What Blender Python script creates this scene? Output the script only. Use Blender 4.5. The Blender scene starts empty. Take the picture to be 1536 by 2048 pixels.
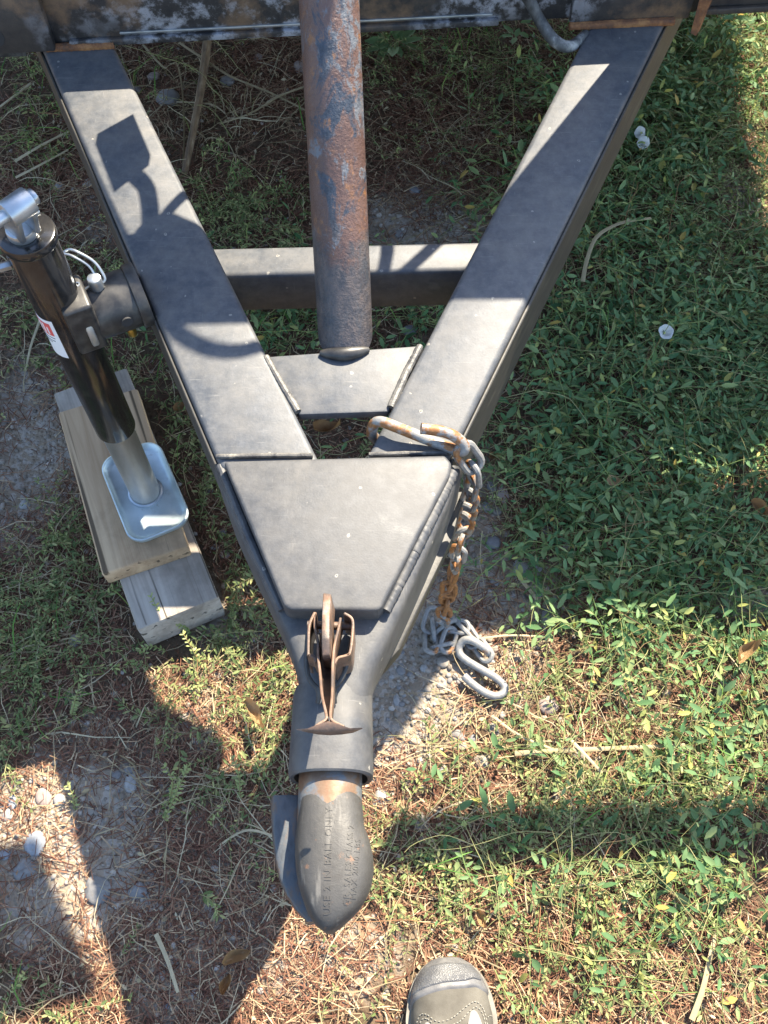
import bpy, bmesh, math, random
import numpy as np
from mathutils import Vector, Matrix

random.seed(7)
rng = np.random.default_rng(7)
SC = bpy.context.scene
COL = SC.collection
PI = math.pi

# ------------------------------------------------------------------ camera
CAM_H = 1.58                       # phone held at eye height, metres
TILT = math.radians(26.65)         # optical axis away from straight down
FPX = 1980.0                       # focal length in pixels of the 1536x2048 photograph
cam_data = bpy.data.cameras.new('camera')
cam_data.sensor_fit = 'VERTICAL'
cam_data.sensor_height = 36.0
cam_data.sensor_width = 27.0
cam_data.lens = FPX / 2048.0 * 36.0
cam_data.clip_start = 0.02
cam_data.clip_end = 2000
cam = bpy.data.objects.new('camera', cam_data)
cam.location = (0, 0, CAM_H)
cam.rotation_euler = (TILT, 0, 0)
COL.objects.link(cam)
SC.camera = cam

# ------------------------------------------------------------------ sky, sun, exposure
SUN_A, SUN_B = 0.42, 0.70            # sunward drift per metre of height, right and away
SUN = Vector((SUN_A, SUN_B, 1.0)).normalized()       # towards the sun
world = bpy.data.worlds.new('World')
SC.world = world
world.use_nodes = True
wn = world.node_tree
bg = wn.nodes['Background']
sky = wn.nodes.new('ShaderNodeTexSky')
sky.sky_type = 'NISHITA'
sky.sun_disc = False
sky.sun_elevation = math.asin(SUN.z)
sky.sun_rotation = math.atan2(SUN.x, SUN.y)
sky.air_density = 1.0
sky.dust_density = 0.8
sky.ozone_density = 1.0
wn.links.new(sky.outputs[0], bg.inputs[0])
bg.inputs[1].default_value = 0.125
sun_data = bpy.data.lights.new('sun', 'SUN')
sun_data.energy = 5.0
sun_data.angle = math.radians(0.53)
sun_data.color = (1.0, 0.89, 0.71)
sun = bpy.data.objects.new('sun', sun_data)
sun.rotation_euler = SUN.to_track_quat('Z', 'Y').to_euler()
sun.location = (3, 4, 9)
COL.objects.link(sun)
SC.view_settings.view_transform = 'Standard'
SC.view_settings.look = 'None'
SC.view_settings.exposure = 1.92
SC.view_settings.gamma = 1.0
SC.view_settings.use_curve_mapping = False
SC.render.engine = 'CYCLES'
SC.cycles.max_bounces = 5
SC.cycles.use_denoising = True

# ------------------------------------------------------------------ survey helper
_s, _c = math.sin(TILT), math.cos(TILT)
def at(px, py, z):
    """surveyed point: where the photograph's pixel meets the level plane at height z"""
    dx = (px - 768) / FPX
    dy = (py - 1024) / FPX
    D = (CAM_H - z) / (_c + dy * _s)
    return Vector((dx * D, (_s - dy * _c) * D, z))
def mpp(px, py, z=0.0):
    """metres per pixel there"""
    return (CAM_H - z) / (_c + (py - 1024) / FPX * _s) / FPX

# ------------------------------------------------------------------ material helpers
M = {}
class NT:
    def __init__(s, name):
        m = bpy.data.materials.new(name)
        m.use_nodes = True
        s.m = m; s.t = m.node_tree; s.n = s.t.nodes
        s.b = s.n['Principled BSDF']
        s.tc = s.n.new('ShaderNodeTexCoord')
        M[name] = m
    def l(s, a, b): s.t.links.new(a, b)
    def coord(s, scale=(1, 1, 1), src='Object', rot=(0, 0, 0)):
        mp = s.n.new('ShaderNodeMapping')
        mp.inputs['Scale'].default_value = scale
        mp.inputs['Rotation'].default_value = rot
        s.l(s.tc.outputs[src], mp.inputs[0])
        return mp.outputs[0]
    def noise(s, scale, detail=6, rough=0.6, vec=None, dist=0.0):
        n = s.n.new('ShaderNodeTexNoise')
        n.inputs['Scale'].default_value = scale
        n.inputs['Detail'].default_value = detail
        n.inputs['Roughness'].default_value = rough
        n.inputs['Distortion'].default_value = dist
        s.l(vec if vec is not None else s.tc.outputs['Object'], n.inputs['Vector'])
        return n.outputs['Fac']
    def voro(s, scale, vec=None, feature='F1', out='Distance'):
        n = s.n.new('ShaderNodeTexVoronoi')
        n.feature = feature
        n.inputs['Scale'].default_value = scale
        s.l(vec if vec is not None else s.tc.outputs['Object'], n.inputs['Vector'])
        return n.outputs[out]
    def ramp(s, fac, stops, interp='LINEAR'):
        r = s.n.new('ShaderNodeValToRGB')
        r.color_ramp.interpolation = interp
        e = r.color_ramp.elements
        while len(e) < len(stops): e.new(0.5)
        for i, (p, c) in enumerate(stops):
            e[i].position = p
            e[i].color = (*c, 1) if len(c) == 3 else c
        s.l(fac, r.inputs[0])
        return r.outputs[0]
    def step(s, fac, a, b):
        r = s.n.new('ShaderNodeMapRange')
        r.inputs['From Min'].default_value = a
        r.inputs['From Max'].default_value = b
        s.l(fac, r.inputs['Value'])
        return r.outputs[0]
    def mix(s, fac, a, b):
        x = s.n.new('ShaderNodeMix')
        x.data_type = 'RGBA'
        for sock, v in ((x.inputs[0], fac), (x.inputs[6], a), (x.inputs[7], b)):
            if hasattr(v, 'links') or isinstance(v, bpy.types.NodeSocket): s.l(v, sock)
            elif isinstance(v, (tuple, list)): sock.default_value = (*v, 1)
            else: sock.default_value = v
        return x.outputs[2]
    def math(s, op, a, b=0.0):
        x = s.n.new('ShaderNodeMath'); x.operation = op
        for i, v in enumerate((a, b)):
            if isinstance(v, bpy.types.NodeSocket): s.l(v, x.inputs[i])
            else: x.inputs[i].default_value = v
        return x.outputs[0]
    def set(s, key, v):
        if isinstance(v, bpy.types.NodeSocket): s.l(v, s.b.inputs[key])
        elif isinstance(v, (tuple, list)): s.b.inputs[key].default_value = (*v, 1)
        else: s.b.inputs[key].default_value = v
    def bump(s, h, strength=0.3, dist=0.002):
        b = s.n.new('ShaderNodeBump')
        b.inputs['Strength'].default_value = strength
        b.inputs['Distance'].default_value = dist
        s.l(h, b.inputs['Height'])
        s.l(b.outputs[0], s.b.inputs['Normal'])
    def rnd(s, obj=False):
        if obj:
            return s.n.new('ShaderNodeObjectInfo').outputs['Random']
        return s.n.new('ShaderNodeNewGeometry').outputs['Random Per Island']

def solid(name, col, rough=0.5, metal=0.0, spec=0.5, var=0.15, scale=60, bump=0.0):
    t = NT(name)
    n = t.noise(scale, 5)
    c2 = tuple(max(0, v * (1 - var)) for v in col)
    c1 = tuple(min(1, v * (1 + var)) for v in col)
    t.set('Base Color', t.ramp(n, [(0.3, c2), (0.7, c1)]))
    t.set('Roughness', rough); t.set('Metallic', metal)
    t.b.inputs['Specular IOR Level'].default_value = spec
    if bump: t.bump(t.noise(scale * 2, 6), bump, 0.002)
    return t

# dusty satin black paint of the tongue
def make_black_paint(name, dust, rough, specks, lo=(0.048, 0.055, 0.066), hi=(0.086, 0.092, 0.102)):
    t = NT(name)
    n1 = t.noise(26, 10, 0.72)
    n2 = t.noise(70, 6, 0.7)
    base = t.mix(t.step(n2, 0.42, 0.7), lo, hi)
    d = t.math('MULTIPLY', t.step(n1, 0.38, 0.72), dust)
    col = t.mix(d, base, (0.175, 0.163, 0.145))
    wv = t.n.new('ShaderNodeVectorMath'); wv.operation = 'ADD'
    nz_ = t.n.new('ShaderNodeTexNoise'); nz_.inputs['Scale'].default_value = 160
    sc_ = t.n.new('ShaderNodeVectorMath'); sc_.operation = 'SCALE'; sc_.inputs['Scale'].default_value = 0.006
    t.l(t.tc.outputs['Object'], nz_.inputs['Vector']); t.l(nz_.outputs['Color'], sc_.inputs[0])
    t.l(t.tc.outputs['Object'], wv.inputs[0]); t.l(sc_.outputs[0], wv.inputs[1])
    v = t.voro(85, wv.outputs[0])
    vc = t.voro(85, wv.outputs[0], out='Color')
    sep = t.n.new('ShaderNodeSeparateColor'); t.l(vc, sep.inputs[0])
    gate = t.math('GREATER_THAN', sep.outputs[0], 1 - specks)
    ring = t.math('MULTIPLY', t.step(v, 0.20, 0.14), gate)
    col = t.mix(t.math('MULTIPLY', ring, 0.5), col, (0.42, 0.39, 0.33))
    core = t.math('MULTIPLY', t.step(v, 0.085, 0.06), gate)
    col = t.mix(core, col, (0.03, 0.028, 0.025))
    sc = t.noise(30, 3, 0.5, t.coord((1, 14, 1), rot=(0, 0, 0.7)))
    col = t.mix(t.math('MULTIPLY', t.step(sc, 0.66, 0.76), 0.25), col, (0.26, 0.25, 0.23))
    ch = t.noise(48, 10, 0.8, None, 0.5); ch2 = t.noise(11, 4, 0.5)
    chips = t.math('MULTIPLY', t.step(ch, 0.66, 0.69), t.step(ch2, 0.48, 0.62))
    col = t.mix(t.math('MULTIPLY', chips, 0.8), col, t.ramp(n2, [(0.4, (0.17, 0.10, 0.055)), (0.65, (0.30, 0.27, 0.23))]))
    sc2 = t.noise(55, 2, 0.4, t.coord((16, 1, 1), rot=(0, 0, 0.35)))
    col = t.mix(t.math('MULTIPLY', t.step(sc2, 0.70, 0.78), 0.22), col, (0.30, 0.29, 0.27))
    bl = t.noise(5.5, 7, 0.6, None, 1.0)
    col = t.mix(t.math('MULTIPLY', t.step(bl, 0.58, 0.64), 0.08), col, (0.27, 0.235, 0.185))
    t.set('Base Color', col)
    r_ = t.n.new('ShaderNodeMapRange'); r_.inputs['From Min'].default_value = 0.25; r_.inputs['From Max'].default_value = 0.8
    r_.inputs['To Min'].default_value = rough - 0.10; r_.inputs['To Max'].default_value = rough + 0.14
    t.l(n1, r_.inputs['Value']); t.l(r_.outputs[0], t.b.inputs['Roughness'])
    t.bump(t.math('ADD', t.noise(420, 3, 0.6), t.math('MULTIPLY', ch, 0.8)), 0.16, 0.001)
    return t
make_black_paint('black_paint', 0.50, 0.56, 0.09)
make_black_paint('black_paint_coupler', 0.38, 0.58, 0.05, (0.036, 0.039, 0.045), (0.060, 0.063, 0.069))
t = NT('black_paint_worn')           # side faces with brownish dried dirt
n = t.noise(14, 8, 0.65, t.coord((1, 1, 5)))
t.set('Base Color', t.ramp(n, [(0.3, (0.022, 0.022, 0.022)), (0.55, (0.045, 0.042, 0.036)), (0.75, (0.10, 0.09, 0.065))]))
t.set('Roughness', 0.55); t.bump(t.noise(90, 6), 0.25, 0.002)

t = NT('weld_bead')
n = t.noise(60, 6)
t.set('Base Color', t.ramp(n, [(0.35, (0.04, 0.04, 0.042)), (0.6, (0.12, 0.115, 0.105)), (0.75, (0.30, 0.27, 0.21))]))
t.set('Roughness', 0.45); t.bump(t.noise(350, 4), 0.4, 0.002)

t = NT('weld_rust')
n = t.noise(40, 7, 0.65)
t.set('Base Color', t.ramp(n, [(0.3, (0.03, 0.025, 0.022)), (0.5, (0.16, 0.065, 0.025)), (0.72, (0.36, 0.17, 0.06))]))
t.set('Roughness', 0.8); t.bump(t.noise(220, 6), 0.6, 0.003)

t = NT('rusty_pipe')                 # flaking blue paint over primer and rust
w = t.coord((1, 0.5, 0.5))
a = t.noise(24, 10, 0.7, w, 0.8); b = t.noise(42, 10, 0.74, w, 0.6); cc = t.noise(95, 8, 0.75, w)
col = t.ramp(t.noise(12, 6, 0.6, w), [(0.35, (0.062, 0.034, 0.028)), (0.6, (0.115, 0.066, 0.052))])
col = t.mix(t.step(b, 0.53, 0.58), col, (0.115, 0.125, 0.14))
col = t.mix(t.step(a, 0.545, 0.60), col, t.ramp(cc, [(0.4, (0.018, 0.026, 0.040)), (0.7, (0.055, 0.072, 0.098))]))
col = t.mix(t.step(cc, 0.555, 0.66), col, (0.20, 0.095, 0.042))
zpos = t.n.new('ShaderNodeSeparateXYZ'); t.l(t.tc.outputs['Object'], zpos.inputs[0])
low = t.math('ADD', t.math('MULTIPLY', t.step(zpos.outputs[2], 0.76, 0.60), 0.9), t.math('SUBTRACT', a, 0.5))
col = t.mix(t.math('MULTIPLY', t.step(low, 0.42, 0.52), 0.92), col, t.ramp(cc, [(0.4, (0.03, 0.034, 0.042)), (0.62, (0.09, 0.075, 0.07))]))
t.set('Base Color', col); t.set('Roughness', t.step(b, -0.2, 1.5)); t.bump(t.math('ADD', b, t.noise(260, 5)), 0.55, 0.003)

t = NT('rusty_beam')                 # black beam with pale lichen-like bloom and rust
a = t.noise(8, 9, 0.68); b = t.noise(30, 8, 0.72); e = t.noise(4.3, 4, 0.5)
col = t.ramp(b, [(0.3, (0.014, 0.014, 0.017)), (0.65, (0.05, 0.043, 0.037))])
col = t.mix(t.math('MULTIPLY', t.step(e, 0.47, 0.56), t.step(b, 0.47, 0.58)), col, (0.27, 0.27, 0.29))
col = t.mix(t.math('MULTIPLY', t.step(a, 0.55, 0.66), 0.8), col, (0.17, 0.105, 0.06))
t.set('Base Color', col); t.set('Roughness', 0.6); t.bump(b, 0.5, 0.003)

t = NT('rusty_steel')                # bare lever steel
a = t.noise(32, 8, 0.65); b = t.noise(110, 6, 0.7)
col = t.ramp(a, [(0.30, (0.055, 0.047, 0.043)), (0.44, (0.105, 0.075, 0.060)), (0.56, (0.19, 0.115, 0.075)), (0.66, (0.22, 0.18, 0.155)), (0.8, (0.15, 0.165, 0.17))])
col = t.mix(t.math('MULTIPLY', t.step(b, 0.5, 0.7), 0.4), col, (0.09, 0.05, 0.035))
t.set('Base Color', col); t.set('Metallic', 0.25); t.set('Roughness', 0.52); t.bump(b, 0.35, 0.002)

t = NT('worn_tube_steel')            # inner coupler tube: rust, pale blue paint
a = t.noise(26, 8, 0.66); b = t.noise(60, 6)
col = t.ramp(a, [(0.33, (0.07, 0.068, 0.066)), (0.46, (0.15, 0.165, 0.175)), (0.54, (0.19, 0.125, 0.08)), (0.70, (0.15, 0.075, 0.04))])
t.set('Base Color', col); t.set('Metallic', 0.3); t.set('Roughness', 0.48); t.bump(b, 0.3, 0.002)

t = NT('jaw_steel')
a = t.noise(24, 9, 0.7, t.coord((1, 0.4, 1))); b = t.noise(80, 6)
t.set('Base Color', t.ramp(a, [(0.34, (0.035, 0.037, 0.042)), (0.47, (0.075, 0.085, 0.095)), (0.55, (0.13, 0.085, 0.055)), (0.68, (0.06, 0.06, 0.062))]))
t.set('Metallic', 0.3); t.set('Roughness', 0.5); t.bump(b, 0.3, 0.002)
t = NT('cast_nose')
a = t.noise(20, 8, 0.65); b = t.noise(120, 5, 0.7)
col = t.ramp(a, [(0.3, (0.033, 0.032, 0.030)), (0.55, (0.049, 0.047, 0.044)), (0.75, (0.078, 0.074, 0.067))])
yy = t.n.new('ShaderNodeSeparateXYZ'); t.l(t.tc.outputs['Object'], yy.inputs[0])
worn = t.step(t.math('ADD', t.math('MULTIPLY', yy.outputs[1], 9.0), a), 2.30, 2.42)
col = t.mix(worn, col, t.ramp(b, [(0.35, (0.14, 0.14, 0.14)), (0.48, (0.22, 0.13, 0.075)), (0.58, (0.19, 0.20, 0.20)), (0.7, (0.13, 0.12, 0.11))]))
sc = t.noise(70, 4, 0.6, t.coord((1, 0.12, 1), rot=(0, 0, 0.25)))
col = t.mix(t.math('MULTIPLY', t.step(sc, 0.60, 0.70), 0.35), col, (0.24, 0.225, 0.20))
gr = t.noise(34, 9, 0.72)
col = t.mix(t.math('MULTIPLY', t.step(gr, 0.54, 0.68), 0.55), col, (0.032, 0.029, 0.026))
rs = t.noise(58, 8, 0.7)
col = t.mix(t.math('MULTIPLY', t.step(rs, 0.61, 0.68), 0.6), col, (0.20, 0.10, 0.05))
t.set('Base Color', col); t.set('Roughness', t.step(gr, -0.6, 1.2)); t.bump(t.math('ADD', b, gr), 0.3, 0.002)

t = NT('jack_black'); n = t.noise(50, 5)
t.set('Base Color', t.ramp(n, [(0.4, (0.010, 0.010, 0.011)), (0.8, (0.03, 0.028, 0.026))]))
t.set('Roughness', 0.2); t.b.inputs['Coat Weight'].default_value = 0.5; t.b.inputs['Coat Roughness'].default_value = 0.08
t.bump(t.noise(25, 3), 0.08, 0.002)
t = NT('jack_matt_black'); n = t.noise(60, 7)
t.set('Base Color', t.ramp(n, [(0.4, (0.018, 0.018, 0.019)), (0.7, (0.06, 0.056, 0.05))])); t.set('Roughness', 0.42)
t = NT('zinc'); n = t.noise(28, 5)
t.set('Base Color', t.ramp(n, [(0.35, (0.36, 0.39, 0.41)), (0.65, (0.54, 0.57, 0.59))])); t.set('Metallic', 0.85)
t.set('Roughness', t.step(n, -0.5, 2.2)); 
t = NT('zinc_plate'); n = t.noise(16, 6); b = t.noise(60, 6, 0.7)
col = t.ramp(n, [(0.35, (0.33, 0.39, 0.41)), (0.65, (0.48, 0.55, 0.57))])
col = t.mix(t.math('MULTIPLY', t.step(b, 0.60, 0.72), 0.5), col, (0.22, 0.19, 0.15))
t.set('Base Color', col); t.set('Metallic', 0.55); t.set('Roughness', 0.36)
t = NT('inner_tube_steel'); n = t.noise(12, 6, 0.6, t.coord((1, 1, 0.3))); b = t.noise(70, 5)
t.set('Base Color', t.ramp(n, [(0.35, (0.30, 0.29, 0.265)), (0.55, (0.47, 0.47, 0.45)), (0.7, (0.56, 0.59, 0.58))])); t.set('Metallic', 0.7); t.set('Roughness', 0.40); t.bump(b, 0.05)
solid('brass', (0.45, 0.32, 0.08), 0.3, 0.8)
solid('sticker_white', (0.72, 0.73, 0.74), 0.45, var=0.05)
solid('sticker_red', (0.62, 0.10, 0.09), 0.45, var=0.2)
solid('sticker_grey', (0.16, 0.17, 0.18), 0.5)
solid('cable_rubber', (0.035, 0.035, 0.035), 0.55, var=0.5)
t = NT('cable_worn'); n = t.noise(22, 7, 0.65, t.coord((1, 1, 0.5)))
t.set('Base Color', t.ramp(n, [(0.38, (0.02, 0.02, 0.02)), (0.52, (0.10, 0.10, 0.095)), (0.62, (0.36, 0.35, 0.32))])); t.set('Roughness', 0.6)

def chain_mat(name, rust):
    t = NT(name)
    a = t.noise(45, 7, 0.65); b = t.noise(160, 5, 0.7); r = t.rnd(True)
    col = t.ramp(b, [(0.3, (0.16, 0.163, 0.163)), (0.7, (0.30, 0.29, 0.27))])
    f = t.math('ADD', a, t.math('MULTIPLY', r, 0.08))
    col = t.mix(t.step(f, 0.70 - rust, 0.78 - rust), col, t.ramp(b, [(0.35, (0.17, 0.075, 0.03)), (0.65, (0.33, 0.15, 0.05))]))
    t.set('Base Color', col); t.set('Metallic', 0.25); t.set('Roughness', 0.55); t.bump(b, 0.3, 0.002)
chain_mat('chain_zinc', 0.07); chain_mat('chain_worn', 0.17); chain_mat('chain_rust', 0.34)

def wood(name, lo, hi, dark):
    t = NT(name)
    g = t.coord((42, 2.2, 42))
    n = t.noise(1.0, 6, 0.6, g, 1.2)
    m2 = t.noise(9, 6, 0.65, t.coord((1, 0.4, 1)))
    col = t.ramp(n, [(0.30, lo), (0.62, hi)])
    col = t.mix(t.math('MULTIPLY', t.step(m2, 0.5, 0.72), 0.55), col, dark)
    cr = t.noise(1.0, 3, 0.5, t.coord((85, 1.1, 85)), 0.3)
    col = t.mix(t.math('MULTIPLY', t.step(cr, 0.62, 0.68), 0.85), col, tuple(v * 0.25 for v in dark))
    st_ = t.noise(3.5, 8, 0.7); col = t.mix(t.math('MULTIPLY', t.step(st_, 0.52, 0.64), 0.45), col, tuple(v * 0.6 for v in dark)); t.set('Base Color', col); t.set('Roughness', 0.8); t.b.inputs['Specular IOR Level'].default_value = 0.25
    t.bump(n, 0.35, 0.002)
wood('wood_tan', (0.31, 0.200, 0.115), (0.48, 0.340, 0.210), (0.18, 0.125, 0.08))
wood('wood_grey', (0.25, 0.215, 0.18), (0.40, 0.355, 0.305), (0.15, 0.125, 0.10))
t = NT('wood_end'); n = t.voro(38, t.coord((1, 1, 1), rot=(0.4, 0.2, 0.1))); b = t.noise(140, 5)
t.set('Base Color', t.ramp(b, [(0.3, (0.24, 0.16, 0.10)), (0.7, (0.42, 0.31, 0.20))])); t.set('Roughness', 0.9); t.bump(b, 0.5, 0.002)

# ground and vegetation materials
t = NT('soil')
n1 = t.noise(2.2, 8, 0.6); n2 = t.noise(24, 8, 0.7); v = t.voro(120); v2 = t.voro(55)
col = t.ramp(n1, [(0.3, (0.20, 0.150, 0.105)), (0.55, (0.31, 0.25, 0.185)), (0.75, (0.39, 0.33, 0.255))])
col = t.mix(t.math('MULTIPLY', t.step(n2, 0.45, 0.7), 0.6), col, (0.13, 0.10, 0.075))
vc = t.voro(120, out='Color'); sp = t.n.new('ShaderNodeSeparateColor'); t.l(vc, sp.inputs[0])
col = t.mix(t.math('MULTIPLY', t.math('GREATER_THAN', sp.outputs[0], 0.62), 0.45), col, (0.40, 0.37, 0.33))
at_ = t.n.new('ShaderNodeAttribute'); at_.attribute_name = 'bare'
col = t.mix(t.step(t.math('ADD', at_.outputs['Fac'], t.math('MULTIPLY', t.math('SUBTRACT', n2, 0.5), 0.6)), 0.08, 0.38), t.mix(t.step(n2, 0.3, 0.7), (0.075, 0.050, 0.032), (0.15, 0.105, 0.068)), col)  # mould colour off the bare spots, darkened further to paint shade between leaves
t.set('Base Color', col); t.set('Roughness', 0.95); t.b.inputs['Specular IOR Level'].default_value = 0.1
h = t.math('ADD', t.math('MULTIPLY', n2, 1.6), t.math('MULTIPLY', t.step(v, 0.5, 0.0), 0.6))
h = t.math('ADD', h, t.math('MULTIPLY', t.step(v2, 0.45, 0.0), 0.5))
t.bump(h, 0.9, 0.008)

def island(name, stops, rough=0.7, transl=0.0, spec=0.3, obj=False, bump=0):
    t = NT(name)
    r = t.rnd(obj)
    col = t.ramp(r, stops)
    n = t.noise(90, 3)
    col = t.mix(t.math('MULTIPLY', t.step(n, 0.4, 0.7), 0.3), col, tuple(v * 0.55 for v in stops[len(stops) // 2][1]))
    t.set('Base Color', col); t.set('Roughness', rough)
    t.b.inputs['Specular IOR Level'].default_value = spec
    if transl:
        tr = t.n.new('ShaderNodeBsdfTranslucent')
        br = t.mix(0.35, col, (0.30, 0.33, 0.07))
        t.l(br, tr.inputs[0])
        mx = t.n.new('ShaderNodeMixShader'); mx.inputs[0].default_value = transl
        t.l(t.b.outputs[0], mx.inputs[1]); t.l(tr.outputs[0], mx.inputs[2])
        t.l(mx.outputs[0], t.n['Material Output'].inputs[0])
    if bump: t.bump(t.noise(150, 6), bump, 0.002)
    return t
island('leaf_bindweed', [(0.0, (0.045, 0.125, 0.048)), (0.3, (0.086, 0.180, 0.076)), (0.65, (0.158, 0.248, 0.105)), (0.9, (0.26, 0.32, 0.13)), (0.97, (0.34, 0.35, 0.10)), (1.0, (0.42, 0.28, 0.07))], 0.6, 0.26, 0.22)
island('leaf_knotweed', [(0.0, (0.075, 0.115, 0.042)), (0.4, (0.150, 0.200, 0.075)), (0.75, (0.255, 0.285, 0.115)), (1.0, (0.42, 0.39, 0.17))], 0.65, 0.26, 0.2)
island('leaf_pale', [(0.0, (0.23, 0.29, 0.09)), (1.0, (0.42, 0.44, 0.17))], 0.5, 0.28, 0.4)
island('stem_green', [(0.0, (0.10, 0.17, 0.05)), (0.6, (0.19, 0.27, 0.08)), (0.85, (0.30, 0.33, 0.12)), (1.0, (0.26, 0.15, 0.08))], 0.65, 0, 0.2)
island('needle', [(0.0, (0.070, 0.026, 0.016)), (0.3, (0.140, 0.060, 0.036)), (0.6, (0.225, 0.112, 0.066)), (0.82, (0.33, 0.215, 0.125)), (1.0, (0.50, 0.39, 0.24))], 0.75, 0, 0.25)
island('straw', [(0.0, (0.23, 0.175, 0.10)), (0.5, (0.37, 0.295, 0.17)), (1.0, (0.52, 0.44, 0.29))], 0.65, 0.12, 0.3)
island('dead_weed', [(0.0, (0.06, 0.026, 0.016)), (0.6, (0.17, 0.075, 0.042)), (1.0, (0.28, 0.17, 0.10))], 0.8)
island('gravel', [(0.0, (0.13, 0.11, 0.09)), (0.4, (0.25, 0.215, 0.175)), (0.75, (0.33, 0.285, 0.235)), (1.0, (0.42, 0.38, 0.33))], 0.85, bump=0.3)
island('grass_blade', [(0.0, (0.05, 0.14, 0.025)), (0.6, (0.12, 0.25, 0.05)), (1.0, (0.30, 0.33, 0.10))], 0.6, 0.22, 0.2)
island('stem_pale', [(0.0, (0.17, 0.15, 0.07)), (0.5, (0.29, 0.29, 0.12)), (0.8, (0.40, 0.36, 0.18)), (1.0, (0.28, 0.12, 0.06))], 0.65, 0, 0.2)
def stone_mat(name, lo, hi):
    t = NT(name); a = t.noise(1.6, 9, 0.72); b = t.noise(5, 6, 0.7)
    col = t.mix(t.step(t.noise(2.4, 8, 0.75), 0.54, 0.72), t.ramp(a, [(0.3, lo), (0.7, hi)]), (0.20, 0.165, 0.125))
    t.set('Base Color', col); t.set('Roughness', 0.75); t.bump(b, 0.3, 0.002)
stone_mat('stone_grey', (0.1275, 0.1237, 0.1200), (0.2250, 0.2175, 0.2100))
stone_mat('stone_white', (0.2106, 0.2028, 0.1911), (0.3354, 0.3276, 0.3081))
stone_mat('stone_pink', (0.2250, 0.1688, 0.1462), (0.3300, 0.2700, 0.2363))
stone_mat('stone_blue', (0.1650, 0.1762, 0.1913), (0.2700, 0.2850, 0.3038))
stone_mat('stone_tan', (0.2025, 0.1762, 0.1425), (0.3150, 0.2812, 0.2363))
stone_mat('stone_dark', (0.12, 0.12, 0.125), (0.22, 0.22, 0.225))
t = NT('dead_leaf'); a = t.noise(40, 6); r = t.rnd(True)
t.set('Base Color', t.mix(r, t.ramp(a, [(0.3, (0.22, 0.10, 0.035)), (0.7, (0.45, 0.27, 0.11))]), (0.42, 0.28, 0.14))); t.set('Roughness', 0.6)
solid('petal', (0.82, 0.82, 0.82), 0.55, var=0.06, scale=200)
solid('flower_throat', (0.60, 0.62, 0.25), 0.6)
t = NT('stick_bark'); a = t.noise(30, 7, 0.65, t.coord((3, 0.5, 1)))
t.set('Base Color', t.ramp(a, [(0.35, (0.08, 0.05, 0.03)), (0.55, (0.20, 0.13, 0.07)), (0.75, (0.36, 0.29, 0.20))])); t.set('Roughness', 0.85); t.bump(a, 0.5, 0.003)
# shoe
t = NT('shoe_nubuck'); a = t.noise(26, 7, 0.6); b = t.noise(500, 3)
t.set('Base Color', t.ramp(a, [(0.3, (0.068, 0.062, 0.051)), (0.7, (0.122, 0.113, 0.095))])); t.set('Roughness', 0.85); t.b.inputs['Specular IOR Level'].default_value = 0.2; t.bump(b, 0.2, 0.001)
t = NT('shoe_rubber'); a = t.noise(40, 7, 0.65); 
t.set('Base Color', t.ramp(a, [(0.35, (0.075, 0.075, 0.078)), (0.6, (0.14, 0.135, 0.13)), (0.8, (0.24, 0.23, 0.20))])); t.set('Roughness', 0.5); t.bump(t.voro(800), 0.15, 0.001)
t = NT('shoe_toecap'); a = t.noise(40, 7, 0.65); chk = t.voro(620, t.coord((1, 1, 0.2), rot=(0, 0, 0.5)))
t.set('Base Color', t.ramp(a, [(0.35, (0.06, 0.06, 0.063)), (0.65, (0.11, 0.109, 0.108)), (0.85, (0.19, 0.18, 0.16))])); t.set('Roughness', 0.42); t.bump(chk, 0.6, 0.0012)
t = NT('shoe_sole'); a = t.noise(30, 7)
t.set('Base Color', t.ramp(a, [(0.35, (0.13, 0.12, 0.10)), (0.7, (0.25, 0.235, 0.20))])); t.set('Roughness', 0.8)
solid('stitching', (0.2400, 0.2280, 0.1920), 0.8)
solid('shoe_patch', (0.2080, 0.2000, 0.1840), 0.8, var=0.08)
solid('sheet_steel', (0.07, 0.07, 0.075), 0.55, var=0.3, scale=6)
solid('tyre_rubber', (0.025, 0.025, 0.026), 0.8)
solid('deck_wood', (0.20, 0.16, 0.12), 0.85, var=0.3, scale=8)

# ------------------------------------------------------------------ object helpers
WORLD = {}
def link(o, parent=None, world=None):
    COL.objects.link(o)
    w = world if world is not None else Matrix.Identity(4)
    WORLD[o.name] = w
    if parent is not None:
        o.parent = parent
        o.matrix_basis = WORLD[parent.name].inverted() @ w
    else:
        o.matrix_basis = w
    return o
def tag(o, label=None, cat=None, group=None, kind=None):
    if label: o['label'] = label
    if cat: o['category'] = cat
    if group: o['group'] = group
    if kind: o['kind'] = kind
    return o
def thing(name, loc, label, cat, group=None):
    o = bpy.data.objects.new(name, None)
    o.empty_display_size = 0.05
    link(o, None, Matrix.Translation(Vector(loc)))
    return tag(o, label, cat, group)
def from_bm(name, bm, mat, parent=None, world=None, angle=35, recalc=True):
    if recalc: bmesh.ops.recalc_face_normals(bm, faces=bm.faces)
    la = math.radians(angle)
    for f in bm.faces: f.smooth = True
    for e in bm.edges:
        if len(e.link_faces) == 2:
            if e.calc_face_angle(0) > la: e.smooth = False
    me = bpy.data.meshes.new(name)
    bm.to_mesh(me); bm.free()
    me.materials.append(M[mat])
    o = bpy.data.objects.new(name, me)
    return link(o, parent, world)
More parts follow.
